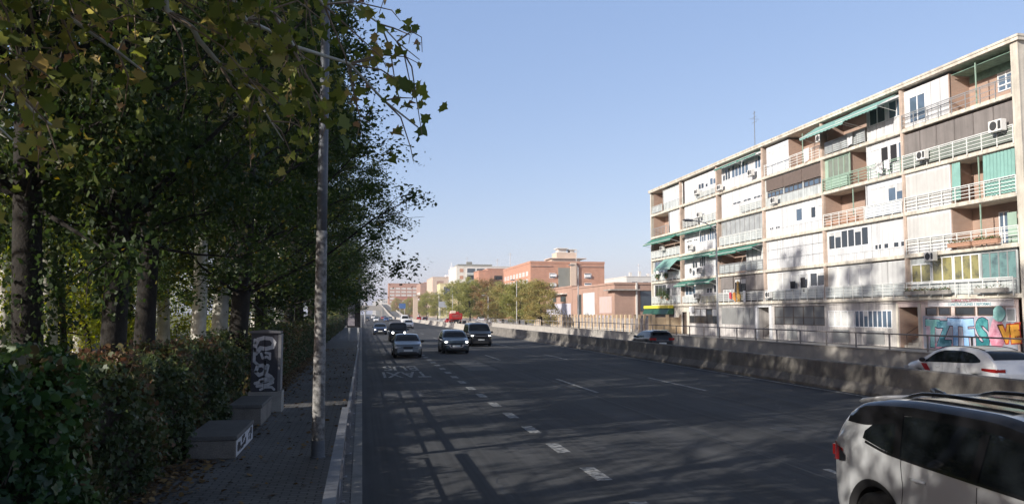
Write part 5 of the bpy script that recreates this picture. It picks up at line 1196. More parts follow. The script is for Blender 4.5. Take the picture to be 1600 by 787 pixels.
# ---------------------------------------------------------------- buildings farther off
m_bro = brick_mat('orange_brick', (.5, .24, .15), (.45, .21, .13), (.42, .33, .27), bw=.5, bh=.2, msize=.015, patch=.1)
m_brd = brick_mat('brown_brick', (.44, .26, .19), (.39, .23, .17), (.33, .27, .23), bw=.3, bh=.09, msize=.01, patch=.1)
m_bsand = mat('sandy_render', (.6, .47, .37), .85, var=.1, scale=.3)
m_bpale = mat('pale_render', (.66, .63, .58), .85, var=.08, scale=.3)
m_bgrey = mat('grey_green_render', (.23, .23, .2), .9, var=.12, scale=.2)
m_farwin = mat('far_window', (.06, .075, .09), .15, var=.3, scale=.4, spec=.8)
def bld(x, D, L, Wd, H, name, label, wall, wins=(), roofc=None, extra=None, cat='building', group=None, ground=.0, top=.35):
    """front left corner at picture column x, depth D; L along +Y (away), Wd along +X
    wins: (face, a0, a1, z0, z1, cols, rows, wfrac, hfrac, mat) face 'w' = towards the road, 's' = towards us"""
    p = at(x, D); e = empty(name, (p.x, p.y, ground), label, cat, group)
    m = MB(); m.box(0, Wd, 0, L, 0, H); m.build('wall', wall, e, local=True)
    m = MB(); m.box(-.15, Wd + .15, -.15, L + .15, H + .002, H + top); m.build('roof', roofc or wall, e, local=True)
    cnt = 0
    for face, a0, a1, z0, z1, nc, nr, wf, hf, gm_, *rest in wins:
        for r_ in range(nr):
            for c_ in range(nc):
                if cnt >= 90: break
                cw, ch = (a1 - a0) / nc, (z1 - z0) / nr; u0 = a0 + cw * (c_ + (1 - wf) / 2); u1 = u0 + cw * wf; v0 = z0 + ch * (r_ + (1 - hf) / 2); v1 = v0 + ch * hf
                m = MB(); t = min(.12, .1 * (u1 - u0))
                g = MB()
                if face == 'w':
                    g.box(-.03, .02, u0, u1, v0, v1)
                    for q in ((u0 - t, u0, v0 - t, v1 + t), (u1, u1 + t, v0 - t, v1 + t), (u0, u1, v1, v1 + t), (u0, u1, v0 - t, v0)): m.box(-.09, .0, q[0], q[1], q[2], q[3])
                else:
                    g.box(u0, u1, -.03, .02, v0, v1)
                    for q in ((u0 - t, u0, v0 - t, v1 + t), (u1, u1 + t, v0 - t, v1 + t), (u0, u1, v1, v1 + t), (u0, u1, v0 - t, v0)): m.box(q[0], q[1], -.09, .0, q[2], q[3])
                w_ = m.build('window', rest[0] if rest else m_frame, e, local=True); g.build('pane', gm_, w_, local=True); cnt += 1
    if extra: extra(e, p)
    return e
# two-storey brick building behind the fence
def ex_school(e, p):
    m = MB(); m.box(-.9, 4.1, -.9, 3.2, 6.1, 6.3); m.build('canopy', m_conc, e, local=True)
    m = MB(); m.box(3.6, 3.85, -.25, -.002, 0, 7.4); m.build('pilaster', m_bpale, e, local=True)
    m = MB(); m.box(-.05, -.001, 1.0, 10.5, .4, 2.0); m.build('graffiti_wall', mat('school_graffiti', (.55, .5, .47), .8, var=.2, scale=1.2, col2=(.3, .3, .45)), e, local=True)
    m = MB(); m.box(-.06, -.001, 11.5, 19, 2.0, 6.1); m.build('white_panel', m_white, e, local=True)
    m = MB(); m.box(-.05, -.001, 1.5, 8.5, 2.4, 5.2); m.build('faded_mural', mat('faded_mural', (.6, .46, .38), .8, var=.12, scale=1, col2=(.52, .42, .42)), e, local=True)
bld(960, 133, 27, 9, 7.1, 'brick_building', 'two-storey brick building with an overhanging canopy, behind the ochre fence', m_brd, [('s', 4.3, 7.2, 2.6, 6.2, 1, 1, .9, .9, m_farwin, m_bframe), ('s', 4.4, 7.1, .3, 2.1, 1, 1, .9, .8, m_farwin, m_bframe), ('w', 20, 23.5, 2.0, 6.0, 1, 1, .7, .9, m_farwin, m_bframe), ('w', 20, 23.5, .3, 1.6, 1, 1, .7, .6, m_farwin, m_bframe)], extra=ex_school, ground=.35)
bld(894, 163, 24, 14, 7.6, 'brick_building', 'low brick and pale building with graffiti left of the canopied one', m_brd, [('w', 3, 20, 4.6, 6.2, 2, 1, .5, .6, m_farwin, m_bframe), ('s', .2, 2.8, 1.2, 3.2, 1, 1, .5, .6, m_farwin, m_bframe)], extra=lambda e, p: [MB().box(-.06, -.001, 1, 23, .2, 4.4).build('graffiti_wall', mat('pale_graffiti', (.62, .6, .6), .8, var=.12, scale=.9, col2=(.45, .45, .6)), e, local=True), MB().box(-1.0, .4, 4, 20, 6.3, 6.5).build('canopy', m_bpale, e, local=True)], ground=.35)
# big orange brick block
def ex_big(e, p):
    m = MB(); m.box(10.4, 15, -.35, -.002, 0, 19.6); m.build('grey_strip', m_bgrey, e, local=True)
    m = MB(); m.box(15.0, 17.2, -1.0, -.36, 0, 21.6); m.build('chimney_stack', m_bsand, e, local=True)
    m = MB(); m.box(17.2, 28.2, -.3, -.002, 20.0, 20.35); m.box(0, 8, -.3, -.002, 20.0, 20.35); m.build('cornice', m_brd, e, local=True)
    for a, b in ((7.5, 16.3), (7.5, 12.8), (20.5, 16.2), (20.5, 12.5)):
        m = MB(); m.box(a, a + 2.2, -.7, -.1, b, b + .9); m.build('window_cage', m_frame, e, local=True)
bld(829, 298, 58, 28.2, 21.2, 'brick_block', 'large orange brick apartment block with a grey strip in its end wall', m_bro, [('w', 3, 56, 2, 19, 8, 6, .5, .5, m_glassw), ('s', 19.6, 24, 11.3, 18.5, 1, 2, .55, .45, m_farwin), ('s', 6.4, 10, 11.3, 18.5, 1, 2, .55, .45, m_farwin)], extra=ex_big, top=.8, cat='apartment block')
# pale tower peeking over it
def ex_tow(e, p):
    m = MB(); m.box(3, 13, 2, 12, 29.1, 31.9); m.box(-1, 17, -1, 12, 28.75, 29.1); m.build('penthouse', m_bsand, e, local=True)
    m = MB(); m.box(4, 8, 3, 8, 31.9, 33.7); m.box(3.2, 8.8, 2, 9, 33.7, 34.1); m.box(10, 12, 3, 8, 31.9, 33.2); m.box(9.2, 13, 2, 9, 33.2, 33.6); m.build('roof_hut', m_bpale, e, local=True)
bld(862, 385, 20, 14, 28.3, 'tower_block', 'sandy tower with stacked roof huts rising behind the orange brick block', m_bsand, [('s', .5, 13.5, 20, 25, 4, 2, .6, .5, m_farwin)], extra=ex_tow, cat='tower block')
# white building right of it
def ex_wh(e, p):
    m = MB()
    for k in range(7): m.box(2 + k * 4.0, 3.2 + k * 4.0, 2, 4, 21.0, 22.3 + (k % 3) * .5)
    m.build('chimneys', m_bpale, e, local=True)
bld(979, 330, 40, 40, 17.6, 'white_building', 'white building with chimneys between the brick block and the long block', m_bpale, [('s', 1, 20, 12, 16.5, 4, 1, .5, .6, m_farwin), ('s', 1, 20, 6, 10, 4, 1, .5, .6, m_farwin), ('w', 2, 38, 12, 16.5, 6, 1, .5, .5, m_farwin)], extra=lambda e, p: MB().box(2, 3, 2, 3, 17.9, 19.6).box(6, 7, 2, 3, 17.9, 20).box(10, 11, 3, 4, 17.9, 19.2).build('chimneys', m_bpale, e, local=True), cat='building')
# orange building with brown loggias
bld(762, 380, 45, 22, 23.5, 'brick_block', 'orange block with dark loggias rising over the autumn trees', m_bro, [('s', 2.5, 7.5, 13.5, 21.5, 1, 2, .75, .45, m_dark, m_brd), ('w', 2, 40, 8, 22, 5, 3, .5, .5, m_farwin)], cat='apartment block')
bld(748, 360, 16, 5, 21.5, 'brick_block', 'narrow orange brick stair block at the left of the dark loggias', m_bro, cat='apartment block')
# white and grey balconied building
def ex_bal(e, p):
    for k in range(5):
        m = MB(); m.box(5.5, 21, -1.4, -.01, 7.6 + 4 * k, 8.6 + 4 * k); m.build('balcony', m_frost, e, local=True)
    m = MB(); m.box(1, 20, 2, 18, 28.9, 29.6); m.box(6, 9, 3, 5, 29.6, 31); m.build('roof_parapet', m_bgrey, e, local=True)
bld(713, 440, 40, 42, 28.2, 'apartment_building', 'cream building with a white side and glazed balconies behind the trees', m_bpale, [('s', 5.5, 21, 8.5, 28, 3, 5, .85, .6, m_farwin), ('s', 23, 40, 20, 27.5, 3, 2, .8, .6, m_farwin), ('s', .8, 4.8, 9, 28, 1, 5, .5, .5, MATS['orange_brick'], m_bpale)], extra=ex_bal, cat='apartment building')
def ex_mast(e, p):
    m = MB(); m.box(9, 17, 3, 10, 27.4, 28.6); m.tube([(13, 5, 28), (13, 5, 37)], .25, 6); m.tube([(12.4, 5, 30), (12.4, 5, 34.5)], .3, 5); m.tube([(13.7, 5, 30), (13.7, 5, 35)], .3, 5); m.build('mast', m_frame, e, local=True)
    for k in range(3): m = MB(); m.box(10, 30, -1.6, -.01, 10.5 + 5.5 * k, 11.9 + 5.5 * k); m.build('balcony', m_frame if k == 2 else m_bgrey, e, local=True)
bld(676, 540, 50, 32, 26.8, 'apartment_building', 'cream and grey building with white masts on its roof', m_bsand, [('s', 10, 30, 11.5, 26.5, 3, 3, .9, .55, m_farwin), ('s', 1, 9, 8, 26, 1, 3, .6, .5, m_brd, m_bpale)], extra=ex_mast, cat='apartment building')
bld(688, 420, 18, 20, 18, 'apartment_building', 'yellowish building with a dark upper floor beneath the masts', mat('yellowish_render', (.6, .56, .32), .85, var=.1), [('s', 1.5, 14, 11, 17.5, 2, 1, .9, .7, m_farwin)], cat='building')
bld(657, 600, 45, 22, 25, 'brick_building', 'narrow building with a pale side and red brick face, left of the masts', m_brd, [('w', 2, 40, 6, 20, 4, 3, .6, .4, m_bpale)], cat='building', extra=lambda e, p: MB().box(3, 12, 4, 14, 22.4, 26).build('roof_hut', m_bro, e, local=True))
# far wide brick slab with white window bands
def ex_far(e, p):
    for a in (0, 21, 44, 66): MB().box(a, a + 3.2, -.8, -.01, 0, 32.3).build('brick_pier', m_bro, e, local=True)
bld(607, 860, 20, 32, 34.5, 'apartment_building', 'distant red brick slab with pale window bands, left of the tree line', m_bro, [('s', 1, 31, 3, 31, 5, 8, .75, .45, m_bpale)], cat='apartment building')
bld(636, 900, 20, 18, 31, 'apartment_building', 'distant brick slab end block touching the wide slab', m_bro, [('s', 1, 17, 3, 30, 3, 8, .7, .45, m_bpale)], cat='apartment building')
bld(619, 700, 20, 20, 17, 'red_house', 'low reddish building in front of the distant brick slab', mat('red_render', (.42, .17, .12), .85, var=.1), [('s', 1, 19, 3, 15, 5, 3, .5, .4, m_bpale)], cat='building')
bld(590, 1300, 20, 12, 26, 'tower_block', 'faint far tower at the end of the avenue, right one of two', m_bpale, cat='tower block'); bld(583, 1400, 20, 9, 24, 'tower_block', 'faint far tower at the end of the avenue, left one of two', m_bpale, cat='tower block')
bld(646, 330, 1.8, 1.8, 9.3, 'beige_pillar', 'slim beige tower-like pillar at the left edge of the green trees', m_bsand, cat='pillar')  # plain slim beige pillar
# overpass mouth where the lower lanes go under
m = MB(); m.box(-6, 15.2, 640, 650, 5.2, 9.0); m.box(-6, -3, 640, 650, 0, 5.19); m.box(14.2, 15.2, 640, 650, 0, 5.19)
tag(m.build('overpass', m_conc), 'grey overpass crossing the lower lanes left of the ramp', 'bridge')
# background behind the left trees
e = empty('apartment_building', (-46, 22, .1), 'pale building glimpsed between the trunks behind the left trees', 'apartment building')
m = MB(); m.box(-10, 0, 0, 66, 0, 17); m.build('wall', m_bluewh, e, local=True); m = MB(); m.box(-10.3, .3, -.3, 66.3, 17.002, 17.4); m.build('roof', m_bpale, e, local=True)
for k in range(14):
    for r_ in range(5):
        m = MB(); m.box(0, .06, 2 + k * 4.5, 4 + k * 4.5, 1.4 + r_ * 3.1, 2.9 + r_ * 3.1); w_ = m.build('window', m_frame, e, local=True)
        m = MB(); m.box(.03, .075, 2.12 + k * 4.5, 3.88 + k * 4.5, 1.52 + r_ * 3.1, 2.78 + r_ * 3.1); m.build('pane', m_farwin, w_, local=True)

# small roof clutter: aerials and parapet huts on the far roofs
for nm, x, D, zt, lab in (('roof_antenna', 800, 320, 22, 'thin aerial on the left corner of the big orange block'), ('roof_antenna', 731, 445, 29, 'thin aerial on the cream balconied building'), ('roof_antenna', 905, 310, 22.5, 'short aerial above the sandy chimney stack'), ('roof_antenna', 1003, 335, 18.5, 'thin aerial on the white building with chimneys'), ('roof_antenna', 779, 385, 24, 'thin aerial on the orange block with loggias')):
    p = at(x, D); m = MB(); m.tube([(p.x, p.y + 4, zt - .5), (p.x, p.y + 4, zt + 5)], .12, 5); m.tube([(p.x - 1.2, p.y + 4, zt + 4), (p.x + 1.2, p.y + 4, zt + 4)], .07, 4); m.tube([(p.x - .9, p.y + 4, zt + 4.6), (p.x + .9, p.y + 4, zt + 4.6)], .07, 4)
    tag(m.build(nm, m_palepole), lab, 'antenna', 'aerials on the far roofs')

# more stacked blocks closing the skyline
bld(664, 760, 20, 16, 24, 'apartment_building', 'distant pale block with a pinkish flank just left of the masts', m_bsand, [('s', 1, 15, 8, 23, 4, 4, .5, .4, m_farwin)], cat='apartment building')
bld(596, 1050, 20, 9, 21, 'tower_block', 'small distant grey block at the left foot of the wide brick slab', m_bpale, [('s', 1, 8, 5, 20, 3, 4, .5, .4, m_farwin)], cat='tower block')
bld(700, 620, 20, 16, 30, 'apartment_building', 'distant brownish block between the masts and the cream balconied building', m_bro, [('s', 1, 15, 16, 29, 4, 3, .6, .4, m_bpale)], cat='apartment building')
bld(633, 640, 14, 20, 14, 'apartment_building', 'low orange block right of the blue direction sign', m_bro, [('s', 1, 19, 4, 13, 5, 2, .5, .4, m_bpale)], cat='apartment building')
# ---------------------------------------------------------------- trees
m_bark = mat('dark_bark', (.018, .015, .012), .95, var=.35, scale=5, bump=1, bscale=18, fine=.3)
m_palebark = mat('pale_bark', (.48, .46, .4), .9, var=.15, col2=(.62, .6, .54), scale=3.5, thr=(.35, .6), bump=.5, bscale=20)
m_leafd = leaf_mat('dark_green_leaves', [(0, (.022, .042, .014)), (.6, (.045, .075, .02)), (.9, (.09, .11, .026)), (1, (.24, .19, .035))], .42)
m_leafp = leaf_mat('plane_leaves', [(0, (.1, .14, .035)), (.45, (.21, .24, .06)), (.75, (.4, .36, .12)), (1, (.42, .26, .14))], .5)
m_leafy = leaf_mat('autumn_leaves', [(0, (.22, .22, .08)), (.4, (.36, .33, .13)), (.75, (.42, .35, .15)), (1, (.45, .27, .12))], .4)
m_leafg = leaf_mat('fresh_green_leaves', [(0, (.2, .22, .07)), (.6, (.33, .33, .11)), (1, (.4, .36, .12))], .4)
m_leafye = leaf_mat('yellow_green_leaves', [(0, (.14, .2, .03)), (.6, (.26, .3, .04)), (1, (.42, .36, .06))], .5)

def tree_parts(seed, H, r0, cb, prof, clumps, per, lsize, sigma, barkm, leafm, bend=.25, branches=50, split=False, shape=DIAM, hole=.0):
    """prof: function t in 0..1 (crown base to top) -> radius; returns (trunk mesh, crown mesh)"""
    rg = np.random.default_rng(seed); rr = random.Random(seed)
    ph = [rr.uniform(0, 6.28) for _ in range(4)]
    def axis(z): t = z / H; return np.array([bend * math.sin(2.2 * t * 2 + ph[0]) - bend * math.sin(ph[0]), bend * math.sin(1.7 * t * 2 + ph[1]) - bend * math.sin(ph[1]), z])
    m = MB(); m.smooth = True
    zs = np.concatenate([[-.1, .0, .25, .7], np.linspace(1.6, H * .95, 12)])
    def rad(z): return r0 * (1 - .9 * max(0, z) / H) * (1 + .45 * math.exp(-max(z, 0) * 3.5))
    m.tube([tuple(axis(max(z, 0)) + np.array([0, 0, min(z, 0)])) for z in zs], [rad(z) for z in zs], 12)
    C = []
    while len(C) < clumps:
        t = rg.uniform(0, 1) ** .9; z = cb + (H - cb) * t; rmax = prof(t); a = rg.uniform(0, 6.283)
        lob = 1 + .22 * math.sin(2 * a + ph[2] + 5 * t) + .16 * math.sin(3 * a + ph[3] - 7 * t)
        rad_ = rmax * math.sqrt(rg.uniform(.08, 1)) * lob
        C.append(axis(z) + np.array([math.cos(a) * rad_, math.sin(a) * rad_, rg.normal(0, .3)]))
    C = np.array(C)
    idx = rg.permutation(len(C))[:branches]
    for i in idx:
        c = C[i]; rad_ = math.hypot(c[0], c[1]); z0 = max(cb * .95 + .5, c[2] - rad_ * rg.uniform(.5, 1.1) - .4); z0 = min(z0, H * .92)
        p0 = axis(z0); mid = p0 * .5 + c * .5 + np.array([rg.normal(0, .18), rg.normal(0, .18), -.06 * rad_]); rb = min(rad(z0) * .3, .015 + .015 * rad_)
        q = [p0, p0 * .75 + mid * .25 + rg.normal(0, .05, 3), mid, mid * .5 + c * .5 + rg.normal(0, .12, 3), c]
        m.tube([tuple(v) for v in q], [rb, rb * .85, rb * .6, rb * .4, .008], 6, cap=False)
        for _ in range(3):
            e_ = c + np.clip(rg.normal(0, sigma * .7, 3), -sigma, sigma); k = rg.uniform(.5, .95); s_ = mid * (1 - k) + c * k; m.tube([tuple(s_), tuple((s_ + e_) / 2 + rg.normal(0, .08, 3)), tuple(e_)], [.014, .01, .005], 4, cap=False)
    me = bpy.data.meshes.new('trunk'); me.from_pydata(m.v, [], m.f); me.materials.append(barkm); me.polygons.foreach_set('use_smooth', [True] * len(m.f))
    n = (per * rg.uniform(.5, 1.5, len(C))).astype(int); pts = np.repeat(C, n, axis=0)
    sg = np.repeat(sigma * rg.uniform(.7, 1.3, len(C)), n)[:, None]
    off = rg.normal(size=(len(pts), 3)); off /= (np.linalg.norm(off, axis=1)[:, None] + 1e-6); off *= np.clip(np.abs(rg.normal(.72, .4, (len(pts), 1))), 0, 1.35) * sg * np.array([[1.15, 1.15, .8]])
    V, Q = leaves_np(pts + off, lsize, shape, rg, up=.3)
    base = np.repeat(rg.uniform(0, .7, len(C)), n); tint = np.clip(base * .7 + rg.uniform(0, .45, len(pts)) + (rg.uniform(0, 1, len(pts)) > .96) * .4, 0, 1)
    return me, np_mesh('crown', V, Q, tint, leafm)

def plant(name, label, parts, x, y, z=.1, rz=0., s=1., cat='tree', group=None, sz=None, ivy=None):
    e = empty(name, (x, y, z), label, cat, group, rz); e.scale = (s, s, sz or s)
    for nm, me in zip(('trunk', 'crown'), parts):
        o = bpy.data.objects.new(nm, me); COL.objects.link(o); o.parent = e
    if ivy is not None: o = bpy.data.objects.new('ivy', ivy); COL.objects.link(o); o.parent = e
    return e
def ivy_mesh(seed, r0, z0, z1, n, thick=.14, lm=None):
    rg = np.random.default_rng(seed); z = rg.uniform(z0, z1, n); a = rg.uniform(0, 6.283, n); r = r0 * (1 - .05 * z) + np.abs(rg.normal(0, thick, n)) * (1 + .6 * np.sin(a * 2 + z))
    C = np.c_[np.cos(a) * r, np.sin(a) * r, z]; V, Q = leaves_np(C, .1, IVY, rg)
    return np_mesh('ivy', V, Q, rg.uniform(0, .8, n), lm or m_leafd)

pr_st = lambda t: 4.3 * (math.sin(math.pi * min(1, .12 + t * .93)) ** .6) * (1 - .25 * t)
T = {}
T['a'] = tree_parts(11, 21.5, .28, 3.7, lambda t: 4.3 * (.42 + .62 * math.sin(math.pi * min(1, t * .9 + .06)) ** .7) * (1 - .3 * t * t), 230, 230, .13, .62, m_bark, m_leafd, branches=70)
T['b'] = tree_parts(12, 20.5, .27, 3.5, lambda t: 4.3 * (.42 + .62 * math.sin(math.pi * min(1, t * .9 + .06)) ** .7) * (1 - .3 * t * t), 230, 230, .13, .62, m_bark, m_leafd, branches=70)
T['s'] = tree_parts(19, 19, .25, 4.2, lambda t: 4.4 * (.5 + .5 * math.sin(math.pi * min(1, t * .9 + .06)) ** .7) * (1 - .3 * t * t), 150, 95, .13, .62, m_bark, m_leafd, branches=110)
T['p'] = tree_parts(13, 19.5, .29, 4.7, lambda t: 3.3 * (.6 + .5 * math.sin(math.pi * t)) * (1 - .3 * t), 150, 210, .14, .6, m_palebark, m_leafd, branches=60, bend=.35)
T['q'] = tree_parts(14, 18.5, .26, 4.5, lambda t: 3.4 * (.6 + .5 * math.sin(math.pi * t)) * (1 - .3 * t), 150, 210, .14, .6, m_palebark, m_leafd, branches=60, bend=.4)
GL = 'trees of the row behind the hedge'
iv1, iv2 = ivy_mesh(1, .34, .3, 9, 5200), ivy_mesh(2, .3, 2.2, 8, 3600)
# dark trunks near (picture column, depth)
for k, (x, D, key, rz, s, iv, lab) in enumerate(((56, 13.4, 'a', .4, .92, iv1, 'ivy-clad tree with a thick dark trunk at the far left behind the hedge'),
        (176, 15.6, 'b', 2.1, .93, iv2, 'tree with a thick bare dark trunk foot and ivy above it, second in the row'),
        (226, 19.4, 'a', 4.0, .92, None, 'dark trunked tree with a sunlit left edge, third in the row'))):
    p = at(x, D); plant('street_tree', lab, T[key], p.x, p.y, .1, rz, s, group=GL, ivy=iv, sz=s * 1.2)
W_ = ('first', 'second', 'third', 'fourth', 'fifth', 'sixth', 'seventh', 'eighth')
for k, (x, D, key, rz, s) in enumerate(((308, 25.6, 'q', 1.0, .95), (343, 29.3, 'p', 2.6, 1.05), (374, 34.0, 'p', 5.1, 1.05), (398, 39.0, 'q', .2, 1.1), (420, 45.0, 'p', 3.3, 1.1), (438, 52.0, 'q', 4.4, 1.15), (455, 61.0, 'p', .9, 1.2), (470, 72.0, 'q', 2.2, 1.2))):
    p = at(x, D); plant('pale_trunk_tree', '%s pale-barked tree of the row behind the hedge, counted from the left' % W_[k], T[key], p.x, p.y, .1, rz, s, group=GL, sz=s * 1.22)
# trees along the kerb side whose crowns reach over the road
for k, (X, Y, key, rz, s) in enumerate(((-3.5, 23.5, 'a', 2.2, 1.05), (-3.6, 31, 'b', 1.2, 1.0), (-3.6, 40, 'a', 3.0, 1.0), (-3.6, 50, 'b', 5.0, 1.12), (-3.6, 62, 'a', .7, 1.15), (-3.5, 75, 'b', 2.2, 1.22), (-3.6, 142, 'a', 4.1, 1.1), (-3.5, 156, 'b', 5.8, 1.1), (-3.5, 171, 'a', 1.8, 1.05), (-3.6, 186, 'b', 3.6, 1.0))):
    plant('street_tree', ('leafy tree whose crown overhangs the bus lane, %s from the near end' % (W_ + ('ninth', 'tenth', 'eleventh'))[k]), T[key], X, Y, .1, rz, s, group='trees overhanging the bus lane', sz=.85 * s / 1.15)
# second row deeper in the park
for k, (x, D, key, rz, s) in enumerate(((80, 23.9, 'p', .5, 1.0), (8, 26, 'q', 1.5, 1.0), (262, 31, 'q', 3.1, 1.0), (130, 30, 'p', 4.5, 1.0), (200, 40, 'q', 2.4, 1.05), (320, 46, 'p', .1, 1.0))):
    p = at(x, D); plant('pale_trunk_tree', ('pale tree deeper in the park between the two thick dark trunks', 'pale tree at the far left edge deeper in the park', 'pale tree deeper in the park right of the third dark trunk', 'slim pale tree far behind, between the two dark trunks', 'slim pale tree far behind the second dark trunk', 'slim pale tree far behind the first pale trunk of the row')[k], T[key], p.x, p.y, .1, rz, s, group='trees deeper in the park')
# trees beside and behind the camera: they shade the road as in the picture
for k, (X, Y, key, rz, s) in enumerate(((-6.2, .6, 'b', .8, .95), (-6.2, -8, 'a', 2.8, .95), (-6.4, -18, 'b', 5.2, .95), (-12.2, -3.5, 'a', 1.4, .95), (-11.8, 5.5, 's', 2.2, 1.05), (-12.2, 14, 's', 4.2, 1.1), (-6.5, 6.8, 's', .6, .85))):
    plant('street_tree', ('tree of the row outside the view, %s' % ('nearest beside the hedge', 'beside the near lane behind the viewer', 'last behind the viewer', 'deeper in the park behind the viewer', 'sparse one deeper in the park', 'sparse one farther ahead in the park', 'sparse one between the hedge row trees')[k]), T[key], X, Y, .1, rz, s, group='trees beside the viewer')

# autumn trees on the right
T['y'] = tree_parts(21, 8.2, .18, 1.2, lambda t: 4.0 * math.sin(math.pi * min(1, .18 + .8 * t)) ** .6, 150, 130, .2, .62, m_bark, m_leafy, branches=50)
T['z'] = tree_parts(22, 8.8, .18, 1.3, lambda t: 3.9 * math.sin(math.pi * min(1, .15 + .8 * t)) ** .6, 150, 130, .2, .64, m_bark, m_leafg, branches=50)
m_leafr = leaf_mat('russet_leaves', [(0, (.2, .17, .08)), (.5, (.3, .22, .1)), (1, (.34, .16, .08))], .4)
T['r'] = tree_parts(23, 8.6, .18, 2.0, lambda t: 3.6 * math.sin(math.pi * min(1, .15 + .8 * t)) ** .6, 90, 105, .2, .62, m_bark, m_leafr, branches=60)
GR = 'autumn trees beyond the service road'
for k, (x, D, key, rz, s, lab) in enumerate((
    (846, 128, 'y', 0, .88, 'olive tree with the roundest crown, nearest of the autumn trees by the brick building'), (812, 141, 'z', 1.3, .9, 'green tree left of the roundest olive crown'),
    (822, 165, 'y', 3.3, 1.0, 'yellowing tree tucked behind the two nearest right-hand trees'), (786, 160, 'y', 2.2, .95, 'thin yellow-brown tree in the middle of the autumn group'),
    (762, 185, 'r', .6, 1.15, 'russet half-bare tree above the black van'), (735, 205, 'z', 4.0, 1.25, 'big yellow-green tree right of the red truck'), (716, 235, 'z', 5.0, 1.3, 'green tree behind the red truck'),
    (748, 240, 'y', 1.1, 1.3, 'tall yellowing tree behind the russet one'), (776, 220, 'z', .4, 1.2, 'dull green tree behind the thin yellow-brown one'), (668, 350, 'z', 2.0, 1.3, 'far green tree left of the truck, right one of the pair'), (656, 380, 'r', 3.0, 1.25, 'far russet-tinged tree left of the truck, left one of the pair'),
    (684, 330, 'z', 4.4, 1.2, 'small far green tree beneath the grey direction sign'), (623, 560, 'y', 1.0, 1.5, 'tiny far tree below the distant brick slab, left one'), (640, 520, 'z', 2.7, 1.4, 'tiny far tree below the distant brick slab, right one'))):
    p = at(x, D); plant('autumn_tree', lab, T[key], p.x, p.y, .3, rz, s, group=GR)
# far trees at the left end of the avenue
for k, (X, Y) in enumerate(((-6, 190), (-7, 225), (-7, 270), (-8, 330))): plant('street_tree', 'far tree closing the left side of the avenue, %s one' % W_[k], T['z'], X, Y, 0, k * 1.7, 1.35, group='far trees left of the avenue')

T['l'] = tree_parts(25, 8.5, .11, 1.6, lambda t: 2.6 * math.sin(math.pi * min(1, .15 + .8 * t)) ** .6, 80, 190, .12, .5, m_bark, m_leafye, branches=40)
for k, (x, D, s, lab) in enumerate(((112, 24, 1.0, 'young lime-green tree lit between the two thick dark trunks'), (152, 29, 1.05, 'second young lime-green tree just left of the second dark trunk'), (205, 31, .95, 'young yellow-green tree right of the second dark trunk'), (330, 42, 1.0, 'young yellow-green tree behind the first pale trunks'), (405, 60, 1.1, 'small yellow-green tree deep behind the pale trunks by the cabinet'))):
    p = at(x, D); plant('young_tree', lab, T['l'], p.x, p.y, .1, k * 1.3, s, group='young trees in the park')
# sunlit greenery behind the left trees
rg = np.random.default_rng(5); C = []
for k in range(85):
    c = np.array([rg.uniform(-32, -21), rg.uniform(4, 120), rg.uniform(.8, 9.5)]); C.append(c + rg.normal(0, 1, (700, 3)) * np.array([1.4, 2.2, 1.4]))
C = np.concatenate(C); C = C[C[:, 2] > .1]; V, Q = leaves_np(C, .22, DIAM, rg)
o = bpy.data.objects.new('park_undergrowth', np_mesh('park_undergrowth', V, Q, rg.uniform(0, 1, len(C)), m_leafye)); COL.objects.link(o); tag(o, 'sunlit yellow-green greenery far behind the trunks', 'undergrowth', kind='stuff')

